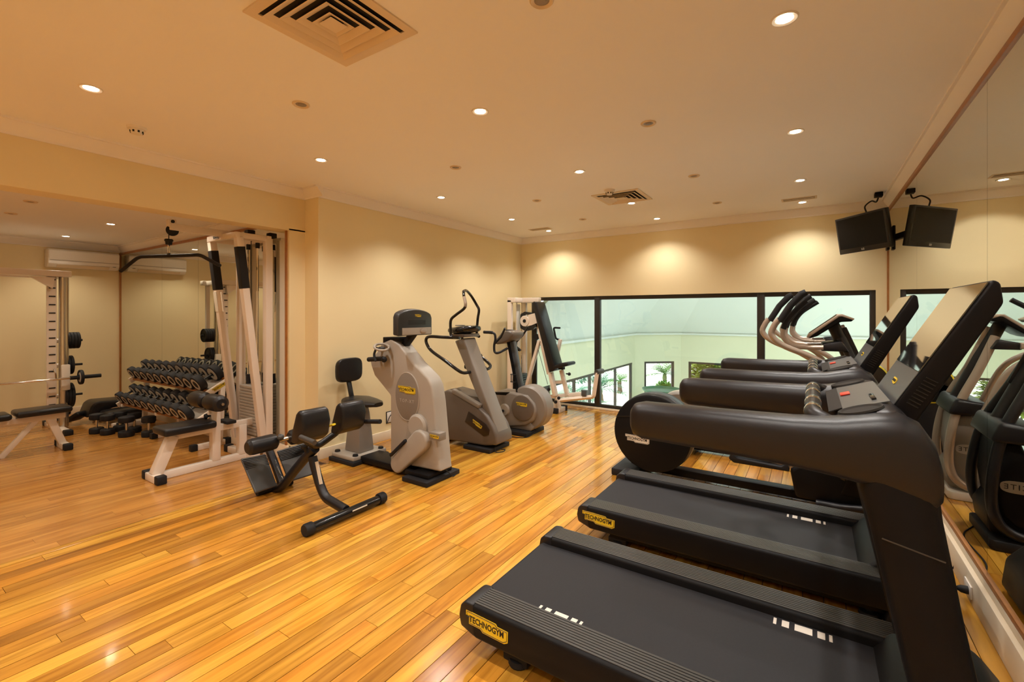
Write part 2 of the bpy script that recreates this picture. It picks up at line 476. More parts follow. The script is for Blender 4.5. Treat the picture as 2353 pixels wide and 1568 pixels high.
# ---- cornices (coved) along each wall
def cornice(name, p, q, n, zc):
    """p->q along the wall at its foot line, n = direction out of the wall"""
    p, q, n = Vector(p), Vector(q), Vector(n)
    prof = [(0, -.105), (.012, -.105), (.012, -.09), (.03, -.07), (.055, -.045), (.072, -.015), (.09, -.015), (.09, 0), (0, 0)]
    mb = MB(); mb.prism([p + n*a + Vector((0, 0, zc + b)) for a, b in prof], q - p)
    return struct(name, mb, 'cornice_paint')
cornice('trim_2', (XM + .02, Y0, 0), (XM + .02, YB, 0), (-1, 0, 0), ZC)
cornice('trim_3', (XL, YC, 0), (XL, YB, 0), (1, 0, 0), ZC)
cornice('trim_4', (XB, Y0, 0), (XB, YC, 0), (1, 0, 0), ZC)
cornice('trim_5', (XB, YC, 0), (XL + .09, YC, 0), (0, -1, 0), ZC)
cornice('trim_6', (XL, YB, 0), (XM, YB, 0), (0, -1, 0), ZC)
cornice('trim_7', (XA, Y0, 0), (XA, YM, 0), (1, 0, 0), ZA)
cornice('trim_8', (XA, YM + .025, 0), (XB - .2, YM + .025, 0), (0, -1, 0), ZA)
# ---- skirtings
def skirting(name, lo, hi):
    return struct(name, MB().box(lo, hi), 'skirting_paint', bevel=.004)
skirting('baseboard_left', (XL, YC, 0), (XL + .018, YB, .115))
skirting('baseboard_stub', (XL - .02, YC - .018, 0), (XL + .018, YC, .115))
skirting('baseboard_back', (XL, YB - .02, 0), (XM, YB, .035))
skirting('baseboard_alcove_end', (XA, Y0, 0), (XA + .018, YM, .115))
skirting('baseboard_alcove_far', (XA, YM - .015, 0), (XB, YM + .02, .16))
skirting('baseboard_right', (XM - .035, Y0, 0), (XM + .02, YB, .165))
skirting('baseboard_ledge', (XM - .012, Y0, .165), (XM + .02, YB, .205))

# ---- mirrors: glass panels with timber edging
def mirror_wall(name, panels, axis, at, z0, z1, label):
    t = struct(name, MB().box(*panels['back']), 'wood_trim')
    for a, b in panels['spans']:
        mb = MB()
        if axis == 'x': mb.box((at, a + .0015, z0), (at + .006, b - .0015, z1))
        else: mb.box((a + .0015, at, z0), (b - .0015, at + .006, z1))
        put('mirror_panel', mb, 'mirror', t)
    return t
ys = [-3.2, -1.65, 0.02, 1.69, 3.355, 5.29, YB - .012]
mr = mirror_wall('mirror_wall_right', dict(back=((XM + .008, Y0, .2), (XM + .019, YB - .004, 2.85)), spans=list(zip(ys[:-1], ys[1:]))), 'x', XM, .235, 2.825, '')
e = MB(); e.box((XM - .012, Y0, 2.825), (XM + .02, YB - .004, 2.862)); put('edging', e, 'wood_trim', mr, bevel=.004)
e = MB(); e.box((XM - .012, Y0, .205), (XM + .02, YB - .004, .235)); put('edging', e, 'wood_trim', mr, bevel=.004)
e = MB(); e.box((XM - .010, YB - .02, .205), (XM + .02, YB - .003, 2.862)); put('edging', e, 'wood_trim', mr, bevel=.003)
xs = [XA + .03, -8.08, -6.9, -5.85, XB - .062]
ma = mirror_wall('mirror_wall_alcove', dict(back=((XA + .004, YM + .008, .2), (XB - .032, YM + .019, 2.6)), spans=list(zip(xs[:-1], xs[1:]))), 'y', YM, .24, 2.58, '')
e = MB(); e.box((XA + .004, YM - .012, 2.58), (XB - .032, YM + .02, 2.615)); put('edging', e, 'wood_trim', ma, bevel=.004)
e = MB(); e.box((XA + .004, YM - .012, .205), (XB - .032, YM + .02, .24)); put('edging', e, 'wood_trim', ma, bevel=.004)
e = MB(); e.box((XA + .004, YM - .012, .205), (XA + .035, YM + .02, 2.6)); put('edging', e, 'wood_trim', ma, bevel=.004)
e = MB(); e.box((XB - .062, YM - .012, .16), (XB - .031, YM + .02, 2.5)); put('edging', e, 'wood_trim', ma, bevel=.004)

# ---- window band
wn = struct('window_1', MB().box((WX0, YB + .02, WZ1 - .06), (WX1, YB + .09, WZ1)), 'window_frame', bevel=.003)
def wpart(lo, hi): put('frame_bar', MB().box(lo, hi), 'window_frame', wn, bevel=.003)
wpart((WX0, YB + .02, WZ0 - .03), (WX1, YB + .09, WZ0 + .03))
xm = [WX0 + .02] + [onY(u, 800, YB)[0] for u in (1371, 1748)] + [WX1 - .025]
for i, x in enumerate(xm):
    w = .047 if 0 < i < 3 else .032
    wpart((x - w, YB + .015, WZ0), (x + w, YB + .095, WZ1))
for a, b in zip(xm[:-1], xm[1:]):
    put('pane', MB().box((a + .02, YB + .05, WZ0 + .01), (b - .02, YB + .056, WZ1 - .02)), 'window_glass', wn)
put('sill', MB().box((WX0, YB - .015, WZ0 - .05), (WX1, YB + .12, WZ0 - .028)), 'skirting_paint', wn)

# ---- recessed ceiling lamps
def downlight(x, y, z, power, label, group, blend=.75, size=128, tint=(1.0, 0.945, 0.875)):
    t = thing('downlight', (x, y, z), label, 'lamp', group)
    ring = MB().ring([(.036, -.002), (.052, -.006), (.058, -.003), (.058, 0), (.036, 0)], (x, y, z), (0, 0, 1), 24)
    put('trim_ring', ring, 'white_plastic', t)
    put('bulb', MB().lathe([(0, -.003), (.036, -.003), (.036, .0)], (x, y, z), (0, 0, 1), 24), 'lamp_glow', t)
    ld = bpy.data.lights.new('lamp_light', 'SPOT'); ld.energy = power; ld.color = tint
    ld.spot_size = R(size); ld.spot_blend = blend; ld.shadow_soft_size = .035
    l = bpy.data.objects.new('lamp_light', ld); COL.objects.link(l); l.location = (x, y, z - .012)
    return t
PWR = 88
col_word = {-3.67: 'nearest the left wall', -1.885: 'in the middle column', -.11: 'nearest the mirror wall'}
row_word = {.913: 'in the row above the near floor', 2.47: 'in the row level with the front treadmill', 4.05: 'in the row level with the stepper', 5.565: 'in the second row from the window', 6.68: 'in the row close to the window wall'}
for x in (-3.67, -1.885, -.11):
    for y in (-2.2, -.64, .913, 2.47, 4.05, 5.565, 6.68):
        lab = ('round lit downlight ' + row_word[y] + ', ' + col_word[x]) if y in row_word else 'round lit downlight in the %s row behind the viewer, ' % ('first' if y > -1 else 'second') + col_word[x]
        downlight(x, y, ZC, PWR * (.62 if y > 6 else 1), lab, 'main ceiling downlights')
WARM = (1.0, .88, .70)
downlight(-7.36, 2.02, ZA, 44, 'lit downlight in the alcove ceiling above the dumbbell rack', 'alcove downlights', tint=WARM)
downlight(-9.07, 1.98, ZA, 44, 'lit downlight in the alcove ceiling beside the air conditioner', 'alcove downlights', tint=WARM)
for x, y, w in ((-5.7, 2.0, 'beside the pulldown tower'), (-5.7, .4, 'behind the beam, level with the viewer'), (-7.36, .4, 'above the flat bench'), (-9.07, .4, 'at the hidden end of the smith machine'), (-7.36, -1.3, 'far behind the flat bench'), (-5.7, -1.3, 'far behind the beam')):
    downlight(x, y, ZA, 44, 'lit downlight in the alcove ceiling ' + w, 'alcove downlights', tint=WARM)
# ---- unlit round fittings (speakers)
def speaker(x, y, z, label):
    t = thing('ceiling_speaker', (x, y, z), label, 'speaker', 'round ceiling speakers')
    put('rim', MB().ring([(.034, -.004), (.048, -.010), (.054, -.004), (.054, 0), (.034, 0)], (x, y, z), (0, 0, 1), 24), 'vent_paint', t)
    put('grille', MB().lathe([(0, -.010), (.018, -.009), (.024, -.003), (.034, -.003), (.034, 0)], (x, y, z), (0, 0, 1), 24), 'lamp_off', t)
for i, y in enumerate((1.74, 3.29, 4.80, 6.125)):
    w = ('nearest the viewer', 'second from the viewer', 'third from the viewer', 'nearest the window wall')[i]
    speaker(-2.80, y, ZC, 'small round unlit ceiling fitting in the left row, ' + w)
    speaker(-.99, y, ZC, 'small round unlit ceiling fitting in the right row, ' + w)
speaker(-6.54, 1.17, ZA, 'round unlit fitting in the alcove ceiling, nearer the beam')
speaker(-7.5, 1.186, ZA, 'round unlit fitting in the alcove ceiling, farther from the beam')
# ---- smoke detectors
def smoke(x, y, z, label):
    t = thing('smoke_detector', (x, y, z), label, 'detector')
    put('base', MB().lathe([(0, -.018), (.055, -.018), (.06, 0)], (x, y, z), (0, 0, 1), 24), 'white_plastic', t)
    put('sensor_cap', MB().lathe([(0, -.055), (.03, -.052), (.04, -.035), (.042, -.016), (0, -.016)], (x, y, z), (0, 0, 1), 20), 'white_plastic', t)
    for k in range(8):
        a = k * math.pi / 4
        put('slot', MB().bar((x + .041*math.cos(a), y + .041*math.sin(a), z - .03), (x + .038*math.cos(a), y + .038*math.sin(a), z - .044), .012, .003), 'vent_dark', t)
smoke(-4.16, 1.29, ZC, 'white smoke detector on the ceiling by the beam cornice')
smoke(-1.89, 4.84, ZC, 'white smoke detector beside the far square air diffuser')
# ---- square four-way diffusers
def diffuser(x0, y0, x1, y1, z, label):
    cx, cy, h = (x0+x1)/2, (y0+y1)/2, (x1-x0)/2
    t = thing('air_diffuser', (cx, cy, z), label, 'air vent', 'square air diffusers')
    fr = MB()
    a, b = h + .045, h
    for s1, s2, s3, s4 in (((-a,-a),(a,-a),(b,-b),(-b,-b)), ((a,-a),(a,a),(b,b),(b,-b)), ((a,a),(-a,a),(-b,b),(b,b)), ((-a,a),(-a,-a),(-b,-b),(-b,b))):
        fr.prism([(cx+p[0], cy+p[1], z - .008) for p in (s1, s2, s3, s4)], (0, 0, .008))
    put('flange', fr, 'vent_paint', t)
    put('duct', MB().box((cx-h, cy-h, z - .001), (cx+h, cy+h, z - .0002)), 'vent_dark', t)
    for k in range(4):
        o1 = h - .012 - k*.05; i1 = o1 - .046
        z1, z2 = z - .010 - k*.004, z - .002
        v = MB()
        for rr, zz in ((o1, z2), (i1 + .0, z1 - .012)): pass
        # each louvre ring: sloping blade, wide at the top
        O = [(-1,-1),(1,-1),(1,1),(-1,1)]
        ot, it = o1, o1 - .030
        vs = [(cx+a_*it, cy+b_*it, z - .001) for a_, b_ in O] + [(cx+a_*ot, cy+b_*ot, z - .018) for a_, b_ in O] + [(cx+a_*(ot-.004), cy+b_*(ot-.004), z - .020) for a_, b_ in O] + [(cx+a_*(it-.004), cy+b_*(it-.004), z - .003) for a_, b_ in O]
        fs = []
        for s_ in range(4):
            for q_ in range(4):
                r_ = (q_+1) % 4; s2_ = (s_+1) % 4
                fs.append((s_*4+q_, s_*4+r_, s2_*4+r_, s2_*4+q_))
        v.add(vs, fs); put('louvre', v, 'vent_paint', t, ang=20)
    c = .045
    v = MB(); v.add([(cx-c,cy-c,z-.018),(cx+c,cy-c,z-.018),(cx+c,cy+c,z-.018),(cx-c,cy+c,z-.018),(cx,cy,z-.002)], [(0,1,2,3),(0,4,1),(1,4,2),(2,4,3),(3,4,0)])
    put('core', v, 'vent_paint', t, ang=20)
diffuser(-2.11, 1.10, -1.65, 1.56, ZC, 'large square air diffuser in the near ceiling')
diffuser(-2.11, 4.99, -1.65, 5.45, ZC, 'square air diffuser in the far ceiling')
# ---- linear slot grilles
def slot_grille(x0, y0, x1, y1, z, label):
    t = thing('slot_grille', ((x0+x1)/2, (y0+y1)/2, z), label, 'air vent')
    put('frame', MB().box((x0 - .02, y0 - .02, z - .006), (x1 + .02, y1 + .02, z)), 'vent_paint', t, bevel=.002)
    put('opening', MB().box((x0, y0, z - .008), (x1, y1, z - .005)), 'vent_dark', t)
    n = 4
    for i in range(n):
        y = y0 + (y1-y0)*(i+.5)/n
        put('blade', MB().box((x0, y - .004, z - .010), (x1, y + .006, z - .006)), 'vent_paint', t)
slot_grille(-3.87, 6.40, -3.54, 6.51, ZC, 'long narrow ceiling grille near the left wall')
slot_grille(-.30, 6.40, .02, 6.51, ZC, 'long narrow ceiling grille near the television')
# ================================================================== THE GARDEN ROOM BEYOND THE WINDOWS
ZP, ZE, ZD = -1.66, 0.90, -0.10         # its floor, eaves, door heads
PC = [(-5.2, 7.35), (-5.2, 15.7), (-3.9, 16.8), (6.0, 16.8), (7.2, 15.7), (7.2, 7.35)]
struct('floor_garden_room', MB().box((-5.4, 7.34, ZP - .2), (7.4, 17.0, ZP)), 'pavilion_floor')
struct('terrace_ground', MB().box((-40, 7.4, ZP - .4), (40, 60, ZP - .06)), 'terrace')
def garden_wall(name, a, b, opens, n):
    """a->b in plan; opens = (t0, t1, mullions) along it in metres, n = outward normal"""
    a, b, n = Vector((*a, 0)), Vector((*b, 0)), Vector((*n, 0)); d = (b-a).normalized(); L = (b-a).length; th = n*.18
    up = lambda p, z: Vector((p.x, p.y, z))
    mb = MB()
    def slab(t0, t1, z0, z1):
        p, q = a + d*t0, a + d*t1
        mb.prism([up(p, z0), up(q, z0), up(q, z1), up(p, z1)], th)
    slab(0, L, ZD, ZE + .06)
    t = 0
    for o in opens:
        if o[0] > t: slab(t, o[0], ZP, ZD)
        if o[3] > ZP + .01: slab(o[0], o[1], ZP, o[3])
        t = o[1]
    if t < L: slab(t, L, ZP, ZD)
    w = struct(name, mb, 'pavilion_wall')
    for t0, t1, mul, z0 in opens:
        fr = MB(); c = a + n*.06
        def post(t, wd): fr.bar(up(c + d*t, z0), up(c + d*t, ZD), wd, .08, up=d)
        post(t0 + .035, .07); post(t1 - .035, .07)
        for m_ in mul: post(m_, .06)
        for z in (z0 + .03, ZD - .035): fr.bar(up(c + d*t0, z), up(c + d*t1, z), .08, .07)
        put('opening_frame', fr, 'window_frame', w)
    return w
garden_wall('wall_garden_left', PC[0], PC[1], [(1.0, 2.2, [], ZP), (2.4, 8.1, [3.6, 4.6, 5.2, 6.6], ZP)], (-1, 0))
garden_wall('wall_garden_corner', PC[1], PC[2], [(.35, 1.45, [], ZP + .12)], (-.646, .763))
garden_wall('wall_garden_far', PC[2], PC[3], [(.25, 2.6, [1.4], ZP), (3.3, 5.8, [4.5], ZP), (6.5, 9.2, [7.8], ZP)], (0, 1))
garden_wall('wall_garden_corner_right', PC[3], PC[4], [(.35, 1.3, [], ZP)], (.646, .763))
garden_wall('wall_garden_right', PC[4], PC[5], [(.4, 3.4, [1.9], ZP), (4.2, 7.6, [5.9], ZP)], (1, 0))
# hipped roof with an unseen opening in the middle, added to let daylight in
top = [(-2.6, 7.4), (-2.6, 12.0), (-2.0, 12.8), (3.6, 12.8), (4.4, 12.0), (4.4, 7.4)]
mb = MB()
for i in range(5):
    a, b, c, d = PC[i], PC[i+1], top[i+1], top[i]
    q = [Vector((a[0], a[1], ZE)), Vector((b[0], b[1], ZE)), Vector((c[0], c[1], 3.0)), Vector((d[0], d[1], 3.0))]
    mb.add(q + [p + Vector((0, 0, .08)) for p in q], [(0,1,2,3),(7,6,5,4),(0,4,5,1),(1,5,6,2),(2,6,7,3),(3,7,4,0)])
struct('roof_garden_room', mb, 'pavilion_roof')
mb = MB()
for i in range(1, 4):
    a, b = PC[i], PC[i+1]
mb.tube([Vector((*p, ZE - .03)) + Vector(((1 - p[0])*.012, (11 - p[1])*.012, 0)) for p in PC], .035, 6)
struct('trim_eaves', mb, 'pavilion_roof')
# outside face of the gym under its windows
struct('wall_facade', MB().box((-5.2, 7.34, ZP - .2), (7.3, 7.42, -.02)), 'pavilion_wall')

# ---- plants
def leaf(mb, o, d, up, l, w, droop=.3, n=4):
    """one blade: strip of n quads with a folded midrib"""
    o = Vector(o); d = Vector(d).normalized(); up = Vector(up); s = d.cross(up).normalized(); u = s.cross(d)
    vs = []
    for i in range(n+1):
        t = i/n; p = o + d*(l*t) + Vector((0,0,-1))*(droop*l*t*t)
        ww = w*math.sin(math.pi*min(1, .12 + t*.88))**.8 if i < n else .002
        vs += [p - s*ww/2, p + u*ww*.12, p + s*ww/2]
    fs = []
    for i in range(n):
        a = i*3; fs += [(a, a+1, a+4, a+3), (a+1, a+2, a+5, a+4)]
    mb.add(vs, fs)
def palm(o, h, n, l, w, m, label, name='palm', group='garden palms'):
    t = thing(name, o, label, 'plant', group); o = Vector(o)
    if h > .05:
        tr = MB(); tr.tube([o + Vector((0,0,h*k/6)) + Vector((math.sin(k)*.01, 0, 0)) for k in range(7)], [.10 - .005*k + .012*(k % 2) for k in range(7)], 10)
        put('trunk', tr, 'trunk', t)
    for k in range(n):
        a = 2*math.pi*k/n*1.618 + random.random()*.4; e = random.uniform(.15, 1.2)
        d = Vector((math.cos(a)*math.cos(e), math.sin(a)*math.cos(e), math.sin(e)))
        fr = MB()
        base = o + Vector((0,0,h))
        L = l*random.uniform(.75, 1.1)
        rib = [base + d*(L*j/8) + Vector((0,0,-1))*(.35*L*(j/8)**2) for j in range(9)]
        fr.tube(rib, .008, 4, r2=.002)
        for j in range(1, 9):
            tt = (rib[j]-rib[j-1]).normalized(); sd = tt.cross(Vector((0,0,1))).normalized()
            for sg in (-1, 1): leaf(fr, rib[j], sd*sg + tt*.7, Vector((0,0,1)), w*(1.1 - .08*j), .035, .25, 2)
        put('frond', fr, m, t, ang=80)
    return t
def bush(o, rx, rz, n, m, label, name='shrub', group='garden shrubs', ls=.16):
    t = thing(name, o, label, 'plant', group); o = Vector(o)
    tr = MB()
    for k in range(5):
        a = k*1.3; tr.tube([o, o + Vector((math.cos(a)*rx*.3, math.sin(a)*rx*.3, rz*.8))], .02, 5, r2=.008)
    put('stem', tr, 'trunk', t)
    mb = MB()
    for k in range(n):
        a = random.uniform(0, 2*math.pi); e = math.asin(random.uniform(-.2, 1)); q = random.uniform(.55, 1)
        d = Vector((math.cos(a)*math.cos(e), math.sin(a)*math.cos(e), math.sin(e)))
        p = o + Vector((d.x*rx*q, d.y*rx*q, rz*.9 + d.z*rz*q))
        leaf(mb, p, d + Vector((random.uniform(-.6,.6), random.uniform(-.6,.6), random.uniform(-.3,.5))), Vector((0,0,1)), ls*random.uniform(.7,1.4), ls*.4, .3, 2)
    g = put('foliage', mb, m, t, ang=80); g['kind'] = 'stuff'
    return t
gz = ZP - .06
palm((-6.5, 13.6, gz), .45, 24, 1.0, .36, 'leaf_c', 'low spiky palm outside the garden doors, nearest the press machine')
palm((-6.6, 16.0, gz), .5, 24, 1.0, .36, 'leaf_c', 'low spiky palm outside the middle of the garden doors')
palm((-6.7, 18.3, gz), .5, 22, .9, .34, 'leaf_a', 'small palm outside the last pane of the garden doors')
palm((-5.1, 19.2, gz), .8, 30, 1.0, .45, 'leaf_a', 'palm with a short trunk framed by the narrow corner window', 'palm_tree')
bush((-4.75, 17.8, gz), .34, .36, 600, 'leaf_a', 'green shrub in front of the palm in the narrow corner window')
bush((-8.6, 17.2, gz), .9, .75, 1400, 'leaf_c', 'bluish shrub behind the palms outside the garden doors')
bush((-8.8, 20.4, gz), 1.0, .8, 1400, 'leaf_a', 'large green shrub farther back outside the garden doors')
for i, (x, m_) in enumerate([(-3.25, 'leaf_b'), (-.85, 'leaf_b'), (1.55, 'leaf_a'), (3.95, 'leaf_b'), (6.35, 'leaf_a')]):
    bush((x, 18.5, gz), .78, .9, 1800, m_, ('yellow-green' if m_ == 'leaf_b' else 'dark green') + ' shrub of the hedge behind the far garden windows, ' + ('first', 'second', 'third', 'fourth', 'fifth')[i] + ' from the left', ls=.26)
for i, (y, m_) in enumerate([(9.2, 'leaf_b'), (11.3, 'leaf_a'), (13.4, 'leaf_b')]):
    bush((8.9, y, gz), .78, .95, 1500, m_, 'shrub outside the right garden doors, ' + ('nearest the gym', 'in the middle', 'farthest from the gym')[i], ls=.22)
t = thing('planter_bowl', (-4.1, 15.1, ZP), 'wide dark bowl planter standing in the corner of the garden room', 'planter')
put('bowl', MB().lathe([(.0, 0), (.2, 0), (.18, .08), (.12, .28), (.2, .40), (.46, .56), (.60, .78), (.63, .80), (.60, .74), (.0, .68)], (-4.1, 15.1, ZP), (0, 0, 1), 28), 'leaf_c', t)
# ================================================================== TREADMILLS
def xz(pts, y): return [Vector((a, y, b)) for a, b in pts]
def treadmill(cy, label):
    t = thing('treadmill', (-.4, cy, 0), label, 'treadmill', 'treadmills facing the mirror')
    y0, y1 = cy - .465, cy + .455
    # chassis, belt
    put('chassis', MB().box((-1.18, cy - .40, .045), (.42, cy + .40, .18)), 'black_plastic', t, bevel=.01)
    b = MB()
    prof = [(.42, .205), (-1.33, .205), (-1.36, .209)] + [(-1.36 - .03*math.sin(a), .172 + .037*math.cos(a)) for a in [k*math.pi/8 for k in range(9)]] + [(-1.33, .13), (.42, .13)]
    b.prism(xz(prof, cy - .31), (0, .62, 0)); belt = put('running_belt', b, 'belt', t)
    def marks(x0, yy):
        for a, w in ((0, .012), (.033, .028), (.082, .066), (.166, .028), (.208, .012)):
            put('belt_mark', MB().box((x0 + a, yy - .024, .2045), (x0 + a + w, yy + .024, .2057)), 'mark_white', belt)
    marks(-1.085, cy - .255); marks(-.15, cy + .255)
    # side rails with ribbed tops
    for sg, ya, yb in ((-1, y0, y0 + .165), (1, y1 - .165, y1)):
        body = MB().prism(xz([(-1.30, .095), (-1.385, .125), (-1.395, .175), (-1.385, .225), (-1.36, .25), (.40, .25), (.40, .095)], ya), (0, yb - ya, 0))
        rail = put('side_rail', body, 'black_plastic', t, bevel=.018, seg=3)
        ribs = MB()
        for k in range(9):
            yy = ya + .022 + k*(yb - ya - .044)/8
            ribs.box((-1.33, yy - .0052, .2485), (.36, yy + .0052, .2525))
        put('ribbed_strip', ribs, 'rail_grey', rail)
        put('end_cap', MB().prism(xz([(-1.30, .10), (-1.388, .128), (-1.399, .175), (-1.389, .227), (-1.36, .2525), (-1.335, .2545), (-1.31, .2545)], ya - .002), (0, yb - ya + .004, 0)), 'black_satin', rail, bevel=.012, seg=3)
    for x in (-1.12, .25):
        for yy in (cy - .37, cy + .37):
            put('foot', MB().lathe([(.045, 0), (.05, .01), (.045, .03), (.02, .035), (.02, .06)], (x, yy, 0), (0, 0, 1), 16), 'black_rubber', t)
    put('rear_skid', MB().box((-1.19, cy - .40, .012), (-1.06, cy + .40, .05)), 'black_rubber', t, bevel=.008)
    # motor hood
    put('motor_hood', MB().prism(xz([(.20, .03), (.20, .20), (.27, .27), (.40, .32), (.52, .30), (.60, .20), (.62, .03)], cy - .34), (0, .68, 0)), 'black_plastic', t, bevel=.03, seg=3)
    badge(t, (-1.235, y0 - .0005, .178), (1, 0, -.03), (0, 0, 1), .235)
    # uprights
    for sg in (-1, 1):
        yo = cy + sg*.455; d = -sg*.145
        u = put('upright', MB().prism(xz([(.105, 1.12), (.14, .97), (.23, .52), (.335, .015), (.49, .015), (.41, .40), (.345, .75), (.302, 1.02), (.29, 1.14), (.22, 1.2)], yo), (0, d, 0)), 'black_plastic', t, bevel=.045, seg=4)
        put('panel_joint', MB().bar((.165, yo + sg*.0002, .955), (.300, yo + sg*.0002, .925), .0012, .004), 'rail_grey', u)
        put('foot_shroud', MB().prism(xz([(.30, .012), (.315, .10), (.52, .10), (.54, .012)], yo + sg*.006), (0, d - sg*.012, 0)), 'black_plastic', u, bevel=.01)
        # armrest
        a = MB()
        secs = []
        for x, zt, zb, hw in ((-.585, 1.232, 1.158, .034), (-.572, 1.252, 1.135, .052), (-.54, 1.260, 1.124, .062), (-.3, 1.262, 1.118, .066), (-.05, 1.268, 1.108, .070), (.06, 1.278, 1.098, .074), (.15, 1.300, 1.085, .077), (.21, 1.308, 1.065, .078), (.255, 1.285, 1.05, .077), (.285, 1.235, 1.05, .072), (.298, 1.18, 1.07, .060)):
            c = cy + sg*(.455 - .068); zc, h = (zt+zb)/2, (zt-zb)/2
            secs.append([Vector((x, c + hw*math.copysign(abs(math.cos(q))**.62, math.cos(q)), zc + h*math.copysign(abs(math.sin(q))**.62, math.sin(q)))) for q in [2*math.pi*k/24 for k in range(24)]])
        a.loft(secs); put('armrest', a, 'black_satin', t, ang=50)
    # dashboard body across both sides
    dash = put('dashboard', MB().prism(xz([(.055, 1.15), (.058, 1.262), (.10, 1.285), (.20, 1.318), (.25, 1.28), (.292, 1.17), (.292, 1.06), (.20, 1.04), (.10, 1.10)], cy - .395), (0, .79, 0)), 'black_satin', t, bevel=.038, seg=4)
    put('control_panel', MB().prism(xz([(.082, 1.2785), (.205, 1.3185), (.205, 1.3215), (.082, 1.2815)], cy - .255), (0, .51, 0)), 'plate_grey', dash)
    put('pocket', MB().prism(xz([(.045, 1.262), (.082, 1.280), (.082, 1.2835), (.045, 1.2655)], cy - .24), (0, .48, 0)), 'vent_dark', dash)
    put('stop_button', MB().prism(xz([(.088, 1.284), (.118, 1.294), (.116, 1.300), (.086, 1.290)], cy + .005), (0, .055, 0)), 'red_button', dash, bevel=.003)
    put('slot', MB().prism(xz([(.165, 1.309), (.178, 1.313), (.176, 1.319), (.163, 1.315)], cy - .19), (0, .10, 0)), 'black_gloss', dash, bevel=.002)
    for sg in (-1, 1):
        put('cup_holder', MB().lathe([(0, -.001), (.05, -.001), (.056, .004), (.060, .004), (.062, -.002)], (.125, cy + sg*.325, 1.2965), (-.30, 0, .95), 24), 'vent_dark', dash)
    # cross handle with chrome pulse sensors
    hb = put('cross_handle', MB().tube(fillet([(.055, cy - .36, 1.245), (-.0, cy - .34, 1.268), (.0, cy + .34, 1.268), (.055, cy + .36, 1.245)], .05), .026, 14), 'black_satin', t)
    for yy in (cy - .265, cy - .10, cy + .10, cy + .265):
        put('pulse_sensor', MB().ring([(.0265, -.028), (.0275, -.026), (.0275, .026), (.0265, .028)], (0, yy, 1.268), (0, 1, 0), 16), 'chrome', hb)
    # display
    p0, p1 = Vector((.190, 0, 1.245)), Vector((.446, 0, 1.702))
    up = (p1-p0).normalized(); nrm = Vector((-up.z, 0, up.x)); L = (p1-p0).length
    def on(d, yy, n=0.0): return p0 + up*d + nrm*n + Vector((0, cy + .025 + yy, 0))
    dsp = put('display_housing', MB().prism([on(0, -.232), on(L, -.232), on(L + .0, -.232, -.022), on(L - .05, -.232, -.058), on(0, -.232, -.075)], (0, .464, 0)), 'black_plastic', t, bevel=.010, seg=3)
    put('lower_plate', MB().prism([on(.035, -.225, .0005), on(.035, .225, .0005), on(.19, .225, .0005), on(.19, -.225, .0005)], nrm*.002), 'plate_grey', dsp)
    put('screen', MB().prism([on(.192, -.227, .0005), on(.192, .227, .0005), on(L - .012, .227, .0005), on(L - .012, -.227, .0005)], nrm*.003), 'screen_glass', dsp)
    badge(dsp, on(.125, 0, .0028), (0, -1, 0), up, .075, 'logo_yellow', 'logo_black', 'TECHNOGYM', border=False)
    vents = MB()
    for k in range(9): vents.bar(on(.09 + k*.012, -.2332, -.020), on(.09 + k*.012, -.2332, -.052), .003, .004, up=(0, 1, 0))
    put('cooling_ribs', vents, 'metal_dark', dsp)
    return t
T1 = treadmill(2.13, 'black treadmill in the foreground, nearest to the viewer')
T2 = copy_tree(T1, label='black treadmill behind the front one, beside the black cross trainer', loc=(-.4, 2.13 + 1.29, 0))

